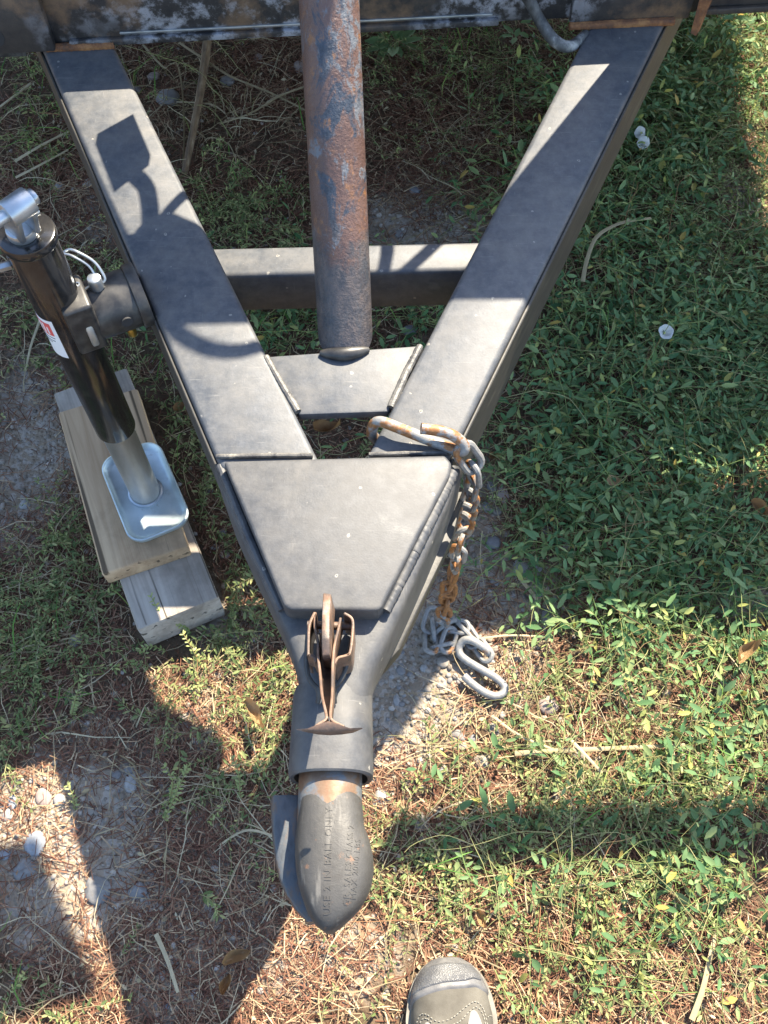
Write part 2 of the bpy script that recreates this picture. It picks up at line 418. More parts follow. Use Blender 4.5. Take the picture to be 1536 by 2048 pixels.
def np_mesh(name, V, F, mat, smooth=True):
    """V (n,3) float array, F (m,k) int array, k = 3 or 4 with -1 for triangles not allowed"""
    me = bpy.data.meshes.new(name)
    k = F.shape[1]
    me.vertices.add(len(V)); me.vertices.foreach_set('co', np.ascontiguousarray(V, dtype=np.float32).ravel())
    me.loops.add(F.size); me.loops.foreach_set('vertex_index', np.ascontiguousarray(F, dtype=np.int32).ravel())
    me.polygons.add(len(F)); me.polygons.foreach_set('loop_start', np.arange(0, F.size, k, dtype=np.int32))
    me.update(calc_edges=True)
    if smooth: me.polygons.foreach_set('use_smooth', np.ones(len(F), dtype=bool))
    me.materials.append(M[mat])
    return me
def prism_bm(poly, z0, z1, bevel=0.0, seg=2):
    bm = bmesh.new()
    lo = [bm.verts.new((p[0], p[1], z0)) for p in poly]
    hi = [bm.verts.new((p[0], p[1], z1)) for p in poly]
    n = len(poly)
    bm.faces.new(lo[::-1]); bm.faces.new(hi)
    for i in range(n): bm.faces.new((lo[i], lo[(i + 1) % n], hi[(i + 1) % n], hi[i]))
    if bevel: bmesh.ops.bevel(bm, geom=list(bm.edges), offset=bevel, segments=seg, profile=0.5, affect='EDGES')
    return bm
def box_bm(c, size, R=None, bevel=0.0, seg=2):
    bm = bmesh.new()
    bmesh.ops.create_cube(bm, size=1.0)
    for v in bm.verts: v.co = Vector((v.co.x * size[0], v.co.y * size[1], v.co.z * size[2]))
    if bevel: bmesh.ops.bevel(bm, geom=list(bm.edges), offset=bevel, segments=seg, profile=0.5, affect='EDGES')
    if R is not None: bmesh.ops.transform(bm, matrix=R, verts=bm.verts)
    bmesh.ops.translate(bm, vec=Vector(c), verts=bm.verts)
    return bm
def frames(P):
    T = []
    n = len(P)
    for i in range(n):
        a = P[max(0, i - 1)]; b = P[min(n - 1, i + 1)]
        T.append((b - a).normalized())
    up = Vector((0, 0, 1)) if abs(T[0].z) < 0.9 else Vector((1, 0, 0))
    N = [(up - T[0] * up.dot(T[0])).normalized()]
    for i in range(1, n):
        v = N[-1] - T[i] * N[-1].dot(T[i])
        N.append(v.normalized() if v.length > 1e-6 else N[-1])
    return T, N
def tube_bm(P, r, seg=10, closed=False, cap=True, bm=None):
    P = [Vector(p) for p in P]
    bm = bm or bmesh.new()
    n = len(P)
    if closed:
        T = [(P[(i + 1) % n] - P[i - 1]).normalized() for i in range(n)]
        c = sum(P, Vector()) / n
        nn = Vector()
        for i in range(n): nn += (P[i] - c).cross(P[(i + 1) % n] - c)
        nn.normalize()
        N = [nn - T[i] * nn.dot(T[i]) for i in range(n)]
        N = [v.normalized() for v in N]
    else:
        T, N = frames(P)
    rings = []
    for i in range(n):
        B = T[i].cross(N[i])
        ri = r[i] if hasattr(r, '__len__') else r
        rings.append([bm.verts.new(P[i] + (N[i] * math.cos(2 * PI * k / seg) + B * math.sin(2 * PI * k / seg)) * ri) for k in range(seg)])
    m = n if closed else n - 1
    for i in range(m):
        a, b = rings[i], rings[(i + 1) % n]
        for k in range(seg): bm.faces.new((a[k], a[(k + 1) % seg], b[(k + 1) % seg], b[k]))
    if cap and not closed:
        bm.faces.new(rings[0][::-1]); bm.faces.new(rings[-1])
    return bm
def smooth_path(P, sub=6, closed=False):
    P = [Vector(p) for p in P]
    n = len(P); out = []
    rng_ = range(n if closed else n - 1)
    for i in rng_:
        if closed: p0, p1, p2, p3 = P[i - 1], P[i], P[(i + 1) % n], P[(i + 2) % n]
        else: p0, p1, p2, p3 = P[max(0, i - 1)], P[i], P[i + 1], P[min(n - 1, i + 2)]
        for k in range(sub):
            u = k / sub
            out.append(0.5 * ((2 * p1) + (p2 - p0) * u + (2 * p0 - 5 * p1 + 4 * p2 - p3) * u * u + (3 * p1 - p0 - 3 * p2 + p3) * u ** 3))
    if not closed: out.append(P[-1])
    return out
def loft_bm(rings, cap=True):
    bm = bmesh.new()
    R = [[bm.verts.new(p) for p in r] for r in rings]
    n = len(R[0])
    for a, b in zip(R, R[1:]):
        for k in range(n): bm.faces.new((a[k], a[(k + 1) % n], b[(k + 1) % n], b[k]))
    if cap: bm.faces.new(R[0][::-1]); bm.faces.new(R[-1])
    return bm
def se_ring(xc, y, zc, hw, hz, p, n=40, hzb=None):
    out = []
    for k in range(n):
        th = 2 * PI * k / n
        cs, sn = math.cos(th), math.sin(th)
        h = hz if sn >= 0 else (hzb or hz)
        out.append(Vector((xc + hw * math.copysign(abs(cs) ** (2 / p), cs), y, zc + h * math.copysign(abs(sn) ** (2 / p), sn))))
    return out
def cyl_bm(a, b, r, seg=24, bevel=0.0, r2=None):
    a, b = Vector(a), Vector(b)
    d = (b - a); L = d.length; d.normalize()
    pts = [a, b]; rad = [r, r2 or r]
    if bevel:
        pts = [a, a + d * bevel * 0.3, a + d * bevel, b - d * bevel, b - d * bevel * 0.3, b]
        rad = [r - bevel, r - bevel * 0.3, r, r2 or r, (r2 or r) - bevel * 0.3, (r2 or r) - bevel]
    return tube_bm(pts, rad, seg)
def weld_bm(P, r, pitch=0.006, seg=10, flat=1.0):
    """a stack-of-coins weld bead along a path"""
    P = [Vector(p) for p in P]
    pts, rad = [], []
    seed_ = random.uniform(0, 9)
    for a, b in zip(P, P[1:]):
        L = (b - a).length; n = max(2, int(L / (pitch / 4)))
        for i in range(n):
            s_ = i / n * L
            ph = (s_ / pitch + 0.55 * math.sin(s_ / pitch * 0.9 + seed_) + 0.3 * math.sin(s_ / pitch * 2.3)) % 1
            j = random.uniform(0.92, 1.08)
            pts.append(a.lerp(b, i / n) + Vector((random.uniform(-1, 1), random.uniform(-1, 1), 0)) * r * 0.06)
            rad.append(r * (0.93 + 0.08 * ph) * (0.5 + 0.5 * j) * (1 + 0.14 * math.sin(len(pts) * 0.031 + 1.3 * math.sin(len(pts) * 0.011))))
    return tube_bm(pts, rad, seg)

# ------------------------------------------------------------------ ground
def lattice(ix, iy, seed):
    h = (ix.astype(np.int64) * 374761393 + iy.astype(np.int64) * 668265263 + seed * 982451653) & 0x7fffffff
    h = (h ^ (h >> 13)) * 1274126177 & 0x7fffffff
    return ((h ^ (h >> 16)) & 0xffff) / 65535.0
def vnoise(x, y, seed=0):
    x = np.asarray(x, float); y = np.asarray(y, float)
    ix = np.floor(x); iy = np.floor(y); fx = x - ix; fy = y - iy
    fx = fx * fx * (3 - 2 * fx); fy = fy * fy * (3 - 2 * fy)
    ix = ix.astype(np.int64); iy = iy.astype(np.int64)
    a = lattice(ix, iy, seed); b = lattice(ix + 1, iy, seed); c = lattice(ix, iy + 1, seed); d = lattice(ix + 1, iy + 1, seed)
    return (a * (1 - fx) + b * fx) * (1 - fy) + (c * (1 - fx) + d * fx) * fy
def fbm(x, y, s, seed=0, octv=4):
    v = 0; amp = 0.5
    for o in range(octv):
        v = v + amp * vnoise(np.asarray(x) * s, np.asarray(y) * s, seed + o); s *= 2.1; amp *= 0.5
    return v
def gz(x, y):
    x = np.asarray(x, float); y = np.asarray(y, float)
    near = np.clip(1.6 - np.hypot(x, y - 0.9) / 2.5, 0, 1)
    return near * (0.020 * (fbm(x, y, 3.5, 1) - 0.47) + 0.010 * (fbm(x, y, 22, 5, 3) - 0.45)) - 0.004
def gzf(x, y): return float(gz(x, y))
gx = np.concatenate([[-300, -60, -15, -5, -2.6], np.linspace(-1.7, 1.8, 261), [2.7, 5, 15, 60, 300]])
gy = np.concatenate([[-300, -60, -15, -5, -2], np.linspace(-0.7, 2.8, 261), [3.6, 6, 15, 60, 300]])
X, Y = np.meshgrid(gx, gy)
V = np.stack([X.ravel(), Y.ravel(), gz(X.ravel(), Y.ravel())], 1)
nx, ny = len(gx), len(gy)
ii, jj = np.meshgrid(np.arange(nx - 1), np.arange(ny - 1))
q = (jj * nx + ii).ravel()
F = np.stack([q, q + 1, q + nx + 1, q + nx], 1)
ground = bpy.data.objects.new('ground', np_mesh('ground', V, F, 'soil'))
link(ground); tag(ground, 'grey brown stony dirt under the weeds', None, None, 'structure')

# ------------------------------------------------------------------ trailer
ZT = 0.585            # top of the tongue tubes
ZB = 0.467
trailer = thing('utility_trailer', (-0.05, 1.3, 0), 'black steel trailer with V shaped tongue and ball coupler', 'trailer')
def xy(v): return (v[0], v[1])
# arms
lo0, lo1 = Vector((-0.1962, 0.5735)), Vector((-0.4990, 1.2530))
li0, li1 = Vector((-0.0880, 0.5940)), Vector((-0.3935, 1.2584))
ro0, ro1 = Vector((0.0794, 0.5765)), Vector((0.4220, 1.3229))
ri0, ri1 = Vector((-0.0100, 0.5940)), Vector((0.2934, 1.2800))
def ext(a, b, y): return a + (b - a) * ((y - a.y) / (b.y - a.y))
armL = [ext(lo0, lo1, 0.555), ext(li0, li1, 0.555), ext(li0, li1, 1.62), ext(lo0, lo1, 1.62)]
armR = [ext(ri0, ri1, 0.555), ext(ro0, ro1, 0.555), ext(ro0, ro1, 1.62), ext(ri0, ri1, 1.62)]
a1 = from_bm('tongue_arm', prism_bm(armL, ZB, ZT, 0.007, 3), 'black_paint', trailer)
a2 = from_bm('tongue_arm', prism_bm(armR, ZB, ZT, 0.007, 3), 'black_paint', trailer)
# worn angle stiffener strips along the outer sides
for P0, P1, sgn in ((ro0, ro1, 1), (lo0, lo1, -1)):
    d = (P1 - P0).normalized(); nrm = Vector((d.y, -d.x)) * sgn
    a = ext(P0, P1, 0.52) ; b = ext(P0, P1, 1.6)
    poly = [a + nrm * 0.0005, a + nrm * 0.0045, b + nrm * 0.0045, b + nrm * 0.0005]
    if sgn < 0: poly = poly[::-1]
    from_bm('side_plate', prism_bm(poly, ZB - 0.004, ZT - 0.0075, 0.0012, 1), 'black_paint_worn', trailer)
# cross plate joining the arms
pl = [at(598, 829, 0.579), at(776, 823, 0.579), at(848, 690, 0.579), at(528, 713, 0.579)]
from_bm('cross_plate', prism_bm([xy(p) for p in pl], 0.565, 0.579, 0.003, 2), 'black_paint', trailer)
w1 = from_bm('weld_bead', weld_bm([at(532, 713, 0.582), at(560, 765, 0.582), at(598, 826, 0.5805)], 0.0042, 0.0085), 'weld_bead', trailer)
w2 = from_bm('weld_bead', weld_bm([at(840, 692, 0.581), at(810, 750, 0.581), at(780, 818, 0.5795)], 0.0045, 0.0085), 'weld_bead', trailer)
# cross bar behind
xb = [at(415, 553, 0.53), at(950, 540, 0.53), at(985, 481, 0.53), at(400, 495, 0.53)]
from_bm('cross_bar', prism_bm([xy(p) for p in xb], 0.452, 0.53, 0.007, 3), 'black_paint', trailer)
# slanted pipe strut
pa, pb = Vector((-0.0485, 0.757, 0.579)), Vector((-0.0618, 1.013, 0.844))
pd = (pb - pa).normalized()
p0 = pa - pd * 0.06; p1 = pa + pd * ((1.27 - pa.y) / pd.y)
PR = 0.034
npp = 60
pts = [p0.lerp(p1, i / npp) for i in range(npp + 1)]
pbm = tube_bm(pts, PR, 40)
for v in pbm.verts:
    if v.co.z < 0.577: v.co += pd * ((0.577 - v.co.z) / pd.z)
pipe = from_bm('pipe_strut', pbm, 'rusty_pipe', trailer)
blob = [at(640, 706, 0.582), at(690, 708, 0.584), at(738, 699, 0.582)]
from_bm('weld_bead', tube_bm(smooth_path(blob, 6), [0.003 + 0.006 * math.sin(PI * i / 12) for i in range(13)], 12), 'jack_matt_black', pipe)
# main cross beam
bA, bB = at(0, 103, ZT), at(1536, 25, ZT)
bdir = Vector((bB.x - bA.x, bB.y - bA.y)).normalized(); bn = Vector((-bdir.y, bdir.x))
def beam_pt(x, off=0.0):
    k = (x - bA.x) / bdir.x
    p = Vector((bA.x, bA.y)) + bdir * k + bn * off
    return p
def beam_box(name, x0, x1, z0, z1, o0, o1, mat, bev=0.004, parent=trailer):
    poly = [beam_pt(x0, o0), beam_pt(x1, o0), beam_pt(x1, o1), beam_pt(x0, o1)]
    return from_bm(name, prism_bm(poly, z0, z1, bev, 2), mat, parent)
beam = beam_box('cross_beam', -1.0, 0.97, ZT + 0.002, 0.735, 0.004, 0.11, 'rusty_beam', 0.006)
beam_box('beam_lip', -0.46, 0.17, ZT + 0.003, ZT + 0.013, -0.004, 0.0045, 'rusty_beam', 0.002, beam)
beam_box('beam_lip', 0.47, 0.96, ZT + 0.003, ZT + 0.013, -0.004, 0.0045, 'rusty_beam', 0.002, beam)
beam_box('beam_ridge', -0.385, 0.16, ZT + 0.0165, ZT + 0.020, 0.0012, 0.0045, 'zinc', 0.0008, beam)
beam_box('end_block', 0.275, 0.455, ZT + 0.003, 0.70, -0.010, 0.0045, 'rusty_beam', 0.004, beam)
# rusty welds where the arms meet the beam
from_bm('weld_bead', weld_bm([Vector((*beam_pt(-0.495, -0.002), ZT + 0.003)), Vector((*beam_pt(-0.395, -0.002), ZT + 0.003))], 0.006), 'weld_rust', trailer)
from_bm('weld_bead', weld_bm([Vector((*beam_pt(0.275, -0.012), ZT + 0.003)), Vector((*beam_pt(0.435, -0.012), ZT + 0.003))], 0.006, 0.014), 'weld_rust', trailer)
# left corner bracket with a dark bolt hole
lb = box_bm(Vector((*beam_pt(-0.535, -0.004), 0.635)), (0.11, 0.016, 0.092), Matrix.Rotation(math.atan2(bdir.y, bdir.x), 4, 'Z'), 0.003)
brk = from_bm('corner_bracket', lb, 'rusty_beam', beam)
hb = Vector((*beam_pt(-0.562, -0.0125), 0.618))
from_bm('bolt_hole', cyl_bm(hb, hb + Vector((bn.x, bn.y, 0)) * 0.006, 0.017, 20), 'tyre_rubber', brk)
tabp = [at(-40, 70, 0.58), at(20, 72, 0.58), at(52, 104, 0.58), at(-40, 108, 0.58)]
from_bm('bracket_tab', prism_bm([xy(p) for p in tabp][::-1], 0.572, 0.582, 0.002), 'cable_worn', brk)
# right hand rusty tab
tp = [at(1381, 66, 0.575), at(1392, 72, 0.575), at(1418, 8, 0.62), at(1424, -20, 0.64), at(1404, -20, 0.64)]
bm = bmesh.new(); th_ = Vector((0.004, 0.004, 0.0))
fr = [bm.verts.new(p) for p in tp]; bk = [bm.verts.new(p + Vector((0.008, 0.014, 0))) for p in tp]
bm.faces.new(fr); bm.faces.new(bk[::-1])
for i in range(5): bm.faces.new((fr[i], bk[i], bk[(i + 1) % 5], fr[(i + 1) % 5]))
from_bm('hanging_tab', bm, 'weld_rust', beam)
# cable looping out of the beam
cb = [at(1035, -30, 0.66), at(1058, 0, 0.64), at(1078, 38, 0.615), at(1102, 74, 0.598), at(1124, 91, 0.588), at(1142, 92, 0.582), at(1158, 82, 0.579), at(1172, 70, 0.577)]
from_bm('brake_cable', tube_bm(smooth_path(cb, 6), 0.0085, 14), 'cable_worn', trailer)

# neck of the coupler: box section that rounds into the sleeve
neck_px = [(932, 425, 925), (1010, 452, 896), (1100, 492, 858), (1180, 530, 822), (1240, 556, 796), (1300, 580, 768), (1345, 592, 748), (1395, 598, 739)]
rings = []
for i, (py, xl, xr) in enumerate(neck_px):
    a = at(xl, py, 0.568); b = at(xr, py, 0.568)
    f = max(0, min(1, (py - 1180) / 215))
    hw = (b.x - a.x) / 2
    top = 0.572; bot = 0.462 + 0.02 * f
    rings.append(se_ring((a.x + b.x) / 2, a.y, (top + bot) / 2, hw, (top - bot) / 2, 12 - 9.2 * f ** 0.7, 56))
neck = from_bm('coupler_neck', loft_bm(rings), 'black_paint_coupler', trailer, angle=40)
# lower flange that stands a little proud on the right
fl = [at(930, 985, 0.47), at(905, 1075, 0.47), at(800, 1300, 0.47), at(760, 1345, 0.47), at(720, 1300, 0.47), at(720, 985, 0.47)]
from_bm('lower_flange', prism_bm([xy(p) for p in fl][::-1], 0.446, 0.474, 0.003), 'black_paint_worn', neck)
# gusset plate
gp = [at(446, 921, 0.600), at(890, 909, 0.600), at(904, 925, 0.600), at(900, 948, 0.600), at(762, 1216, 0.600), at(752, 1221, 0.600), at(580, 1219, 0.600), at(567, 1210, 0.600)]
gus = from_bm('gusset_plate', prism_bm([xy(p) for p in gp][::-1], 0.566, 0.600, 0.0042, 3), 'black_paint_coupler', trailer)
from_bm('weld_bead', weld_bm([at(906, 945, 0.583), at(845, 1070, 0.583), at(770, 1225, 0.579)], 0.0066, 0.0075, 12), 'black_paint_coupler', gus)
from_bm('weld_bead', weld_bm([at(440, 932, 0.578), at(500, 1080, 0.578), at(566, 1225, 0.573)], 0.005, 0.009), 'black_paint_coupler', gus)
from_bm('weld_bead', weld_bm([at(432, 913, 0.588), at(560, 911, 0.588), at(630, 911, 0.588)], 0.0028, 0.01), 'weld_bead', gus)
from_bm('weld_bead', weld_bm([at(738, 909, 0.588), at(820, 907, 0.588), at(898, 905, 0.588)], 0.0028, 0.01), 'weld_bead', gus)
# ------------------------------------------------------------------ ball coupler
cx = -0.0555
ZC = 0.528
coupler = neck
sl = []
for y, hw, hz in ((0.3095, 0.0385, 0.043), (0.3085, 0.0405, 0.045), (0.300, 0.0428, 0.0462), (0.26, 0.0436, 0.0462), (0.222, 0.0446, 0.0466), (0.2165, 0.0440, 0.0460), (0.2145, 0.042, 0.0440), (0.2150, 0.0385, 0.0405), (0.2300, 0.0370, 0.0390)):
    sl.append(se_ring(cx, y, ZC, hw, hz, 2.5, 48))
sleeve = from_bm('coupler_sleeve', loft_bm(sl, False), 'black_paint_coupler', trailer)
tb = [se_ring(cx - 0.0005, y, ZC, 0.0332, 0.0335, 2.1, 40) for y in (0.245, 0.20, 0.165, 0.14)]
from_bm('inner_tube', loft_bm(tb), 'worn_tube_steel', sleeve)
# cast nose, egg shaped, in two jaws
def rows(tab, z):
    out = []
    for py, xl, xr in tab:
        a = at(xl, py, z); b = at(xr, py, z)
        out.append((a.y, a.x, b.x))
    return out
nose_tab = rows([(1592, 606, 718), (1602, 600, 724), (1625, 598, 726), (1650, 594, 728), (1680, 591, 739), (1710, 590, 746), (1740, 592, 748), (1770, 597, 743), (1795, 604, 733), (1818, 612, 719), (1838, 622, 699), (1853, 634, 681), (1863, 648, 666)], 0.53)
top_h = [0.0350, 0.0366, 0.0380, 0.0392, 0.0405, 0.0410, 0.0408, 0.0400, 0.0385, 0.0360, 0.0320, 0.0260, 0.0190]
nr = []
for (y, xl, xr), h in zip(nose_tab, top_h):
    nr.append(se_ring((xl + xr) / 2, y, 0.524, (xr - xl) / 2, h, 2.9, 56, hzb=0.035))
nose = from_bm('coupler_nose', loft_bm(nr), 'cast_nose', trailer, angle=60)
def nose_z(x, y):
    ys = np.array([r[0] for r in nose_tab]); i = np.argsort(ys)
    xl = np.interp(y, ys[i], np.array([r[1] for r in nose_tab])[i]); xr = np.interp(y, ys[i], np.array([r[2] for r in nose_tab])[i])
    h = np.interp(y, ys[i], np.array(top_h)[i])
    u = np.clip(np.abs((x - (xl + xr) / 2) / ((xr - xl) / 2)), 0, 0.999)
    return 0.524 + h * (1 - u ** 2.9) ** (1 / 2.9)
jaw_tab = rows([(1592, 542, 612), (1604, 540, 612), (1640, 541, 608), (1680, 544, 604), (1720, 549, 603), (1755, 556, 606), (1790, 570, 614), (1820, 590, 624), (1842, 612, 634)], 0.505)
jr = []
for k, (y, xl, xr) in enumerate(jaw_tab):
    h = [0.022, 0.024, 0.024, 0.023, 0.022, 0.021, 0.019, 0.015, 0.010][k]
    jr.append(se_ring((xl + xr) / 2, y, 0.488, (xr - xl) / 2, h, 5.0, 44, hzb=0.03))
from_bm('side_jaw', loft_bm(jr), 'jaw_steel', nose, angle=40)
# raised cast lettering
def lettering(text, size, pos, ang, parent, name='cast_lettering', bold=0.0):
    cu = bpy.data.curves.new(name, 'FONT')
    cu.body = text; cu.size = size; cu.align_x = 'LEFT'; cu.align_y = 'CENTER'; cu.resolution_u = 2
    cu.space_character = 1.12
    cu.offset = bold
    tmp = bpy.data.objects.new('lettering_curve', cu); COL.objects.link(tmp)
    dg = bpy.context.evaluated_depsgraph_get()
    me = bpy.data.meshes.new_from_object(tmp.evaluated_get(dg))
    bpy.data.objects.remove(tmp); bpy.data.curves.remove(cu)
    bm = bmesh.new(); bm.from_mesh(me); bpy.data.meshes.remove(me)
    bmesh.ops.subdivide_edges(bm, edges=[e for e in bm.edges if e.calc_length() > 0.004], cuts=2, use_grid_fill=False)
    bmesh.ops.triangulate(bm, faces=bm.faces)
    ca, sa = math.cos(ang), math.sin(ang)
    for v in bm.verts:
        x = pos[0] + ca * v.co.x - sa * v.co.y; y = pos[1] + sa * v.co.x + ca * v.co.y
        v.co = Vector((x, y, float(nose_z(x, y)) + 0.0006))
    r = bmesh.ops.extrude_face_region(bm, geom=list(bm.faces))
    vs = [g for g in r['geom'] if isinstance(g, bmesh.types.BMVert)]
    bmesh.ops.translate(bm, vec=(0, 0, -0.0022), verts=vs)
    return from_bm(name, bm, 'cast_nose', parent, angle=20)
tl = at(655, 1835, 0.56)
lettering('USE 2 IN BALL ONLY', 0.0098, (tl.x - 0.0003, tl.y + 0.002), PI / 2, nose)
tl = at(693, 1812, 0.56)
lettering('GR. SALES CLASS 2', 0.0082, (tl.x, tl.y), PI / 2 - 0.05, nose)
tl = at(707, 1800, 0.555)
lettering('MAX 2000 LBS', 0.0082, (tl.x, tl.y), PI / 2 - 0.08, nose)

# ------------------------------------------------------------------ coupler latch
def ribbon_bm(top, depth, thick, down=None):
    """an upright bent strip: top edge path, hanging down by depth, with thickness"""
    P = [Vector(p) for p in top]
    bm = bmesh.new(); rings = []
    n = len(P)
    for i in range(n):
        T = (P[min(n - 1, i + 1)] - P[max(0, i - 1)]); T.z = 0; T.normalize()
        N = Vector((T.y, -T.x, 0)) * thick / 2
        dd = Vector((0, 0, -(depth[i] if hasattr(depth, '__len__') else depth)))
        rings.append([bm.verts.new(p) for p in (P[i] + N, P[i] - N, P[i] - N + dd, P[i] + N + dd)])
    for a, b in zip(rings, rings[1:]):
        for k in range(4): bm.faces.new((a[k], a[(k + 1) % 4], b[(k + 1) % 4], b[k]))
    bm.faces.new(rings[0][::-1]); bm.faces.new(rings[-1])
    bmesh.ops.bevel(bm, geom=list(bm.edges), offset=thick * 0.3, segments=2, profile=0.5, affect='EDGES')
    return bm
def zq(px, py, z):   # zoomed survey of the latch, 6.025 px per photo px from (560, 1160)
    return at(560 + px / 6.025, 1160 + py / 6.025, z)
latch = from_bm('latch_handle', ribbon_bm(smooth_path([zq(425, 385, 0.628), zq(420, 560, 0.636), zq(455, 720, 0.644), zq(460, 920, 0.652), zq(480, 1100, 0.660), zq(505, 1380, 0.675), zq(556, 1610, 0.688), zq(548, 1680, 0.690), zq(470, 1730, 0.6905), zq(400, 1785, 0.691)], 5),
                [0.040 - 0.022 * i / 45 for i in range(46)], 0.0026), 'rusty_steel', trailer)
from_bm('handle_side', ribbon_bm(smooth_path([zq(730, 450, 0.628), zq(700, 600, 0.636), zq(660, 760, 0.644), zq(640, 920, 0.652), zq(632, 1100, 0.660), zq(628, 1380, 0.675), zq(606, 1620, 0.688), zq(630, 1690, 0.690), zq(700, 1730, 0.6905), zq(770, 1765, 0.691)], 5),
                [0.040 - 0.022 * i / 45 for i in range(46)], 0.0026), 'rusty_steel', latch)
# flared T grip: a bent sheet
gridP = []
fr_ = [(195, 1805), (300, 1830), (450, 1862), (600, 1872), (750, 1862), (880, 1842), (1000, 1790)]
bk_ = [(205, 1795), (330, 1790), (470, 1735), (585, 1700), (700, 1735), (840, 1785), (985, 1778)]
bm = bmesh.new()
ru, rl = [], []
for (fx_, fy_), (bx_, by_) in zip(fr_, bk_):
    zf = 0.682 if 300 < fx_ < 900 else 0.690
    ru.append([bm.verts.new(zq(bx_, by_, 0.692)), bm.verts.new(zq((bx_ + fx_) / 2, (by_ + fy_) / 2, 0.6905)), bm.verts.new(zq(fx_, fy_, zf))])
    rl.append([bm.verts.new(zq(bx_, by_, 0.692) - Vector((0, 0, 0.0022))), bm.verts.new(zq((bx_ + fx_) / 2, (by_ + fy_) / 2, 0.6905) - Vector((0, 0, 0.0022))), bm.verts.new(zq(fx_, fy_, zf) - Vector((0, -0.001, 0.0026)))])
for A_ in (ru, rl):
    for a, b in zip(A_, A_[1:]):
        for k in range(2): bm.faces.new((a[k], a[k + 1], b[k + 1], b[k]))
for i in range(len(ru) - 1):
    for k in (0, 2): bm.faces.new((ru[i][k], ru[i + 1][k], rl[i + 1][k], rl[i][k]))
for i in (0, -1):
    for k in range(2): bm.faces.new((ru[i][k], ru[i][k + 1], rl[i][k + 1], rl[i][k]))
from_bm('handle_grip', bm, 'rusty_steel', latch, angle=60)
# web between the two sides, low inside
bm = bmesh.new()
wl = [(470, 640, 0.600), (490, 1000, 0.618), (515, 1380, 0.640), (566, 1640, 0.672)]
wr = [(660, 640, 0.600), (622, 1000, 0.618), (618, 1380, 0.640), (600, 1640, 0.672)]
va = [bm.verts.new(zq(*p)) for p in wl]; vb = [bm.verts.new(zq(*p)) for p in wr]
va2 = [bm.verts.new(v.co - Vector((0, 0, 0.002))) for v in va]; vb2 = [bm.verts.new(v.co - Vector((0, 0, 0.002))) for v in vb]
for i in range(3):
    bm.faces.new((va[i], va[i + 1], vb[i + 1], vb[i])); bm.faces.new((va2[i], vb2[i], vb2[i + 1], va2[i + 1]))
    bm.faces.new((va[i], va2[i], va2[i + 1], va[i + 1])); bm.faces.new((vb[i], vb[i + 1], vb2[i + 1], vb2[i]))
bm.faces.new((va[0], vb[0], vb2[0], va2[0])); bm.faces.new((va[3], va2[3], vb2[3], vb[3]))
from_bm('handle_web', bm, 'rusty_steel', latch)
# trigger bar standing up in the middle
tgA, tgB = zq(570, 160, 0.640), zq(560, 925, 0.640)
bm = bmesh.new()
sec = [(zq(520, 150, 0.652), zq(618, 165, 0.652)), (zq(505, 420, 0.664), zq(600, 430, 0.664)), (zq(500, 700, 0.668), zq(600, 700, 0.668)), (zq(508, 915, 0.662), zq(602, 905, 0.662))]
R_ = []
for a, b in sec:
    R_.append([bm.verts.new(a), bm.verts.new(b), bm.verts.new(b - Vector((-0.002, 0, 0.045))), bm.verts.new(a - Vector((0, 0, 0.045)))])
for a, b in zip(R_, R_[1:]):
    for k in range(4): bm.faces.new((a[k], a[(k + 1) % 4], b[(k + 1) % 4], b[k]))
bm.faces.new(R_[0][::-1]); bm.faces.new(R_[-1])
bmesh.ops.bevel(bm, geom=list(bm.edges), offset=0.0016, segments=2, profile=0.5, affect='EDGES')
from_bm('latch_trigger', bm, 'rusty_steel', latch)
# upright ears either side with pivot pin
def ear(pts, z0, z1, name='pivot_ear', mat='rusty_steel', th=0.0028):
    return from_bm(name, ribbon_bm(smooth_path([zq(x, y, z1) for x, y in pts], 5), z1 - z0, th), mat, latch)
ear([(420, 385), (365, 500), (345, 610), (340, 880), (345, 905)], 0.575, 0.632)
ear([(770, 395), (870, 470), (872, 640), (845, 860), (800, 905), (700, 935), (655, 1000)], 0.575, 0.632)
ear([(350, 900), (410, 920), (440, 990)], 0.60, 0.634, 'ear_lip')
pv0, pv1 = zq(330, 540, 0.612), zq(870, 560, 0.612)
from_bm('pivot_pin', cyl_bm(pv0, pv1, 0.0042, 14), 'rusty_steel', latch)
# black wire spring loops
for path in ([(335, 640), (322, 900), (330, 1120), (380, 1230), (450, 1310), (470, 1400), (455, 1480)], [(868, 700), (830, 900), (770, 1130), (700, 1250), (660, 1300), (655, 1400), (660, 1480)]):
    zz = [0.612, 0.604, 0.598, 0.594, 0.590, 0.584, 0.578]
    from_bm('latch_spring', tube_bm(smooth_path([zq(x, y, z) for (x, y), z in zip(path, zz)], 6), 0.0026, 8), 'cable_rubber', latch)

# ------------------------------------------------------------------ unseen panels and rails added above the beam, shaped to cast the shade
HY = 1.30
def wall_poly(name, pts, mat='sheet_steel', y=HY, th=0.02, parent=trailer):
    bm = bmesh.new()
    a = [bm.verts.new((x, y, z)) for x, z in pts]; b = [bm.verts.new((x, y + th, z)) for x, z in pts]
    n = len(pts)
    bm.faces.new(a); bm.faces.new(b[::-1])
    for i in range(n): bm.faces.new((a[i], b[i], b[(i + 1) % n], a[(i + 1) % n]))
    return from_bm(name, bm, mat, parent)
def shadow_source(px, py, z):
    """where on the shade panel plane the sun's ray to that surveyed point passes"""
    p = at(px, py, z); zz = z + (HY - p.y) / SUN_B
    return (p.x + SUN_A * (zz - z), zz)
l0, l1 = shadow_source(108, 190, ZT), shadow_source(258, 502, ZT)       # along the outer edge of the left arm
m0, m1 = shadow_source(305, 190, ZT), shadow_source(470, 502, ZT)       # just inside the left arm
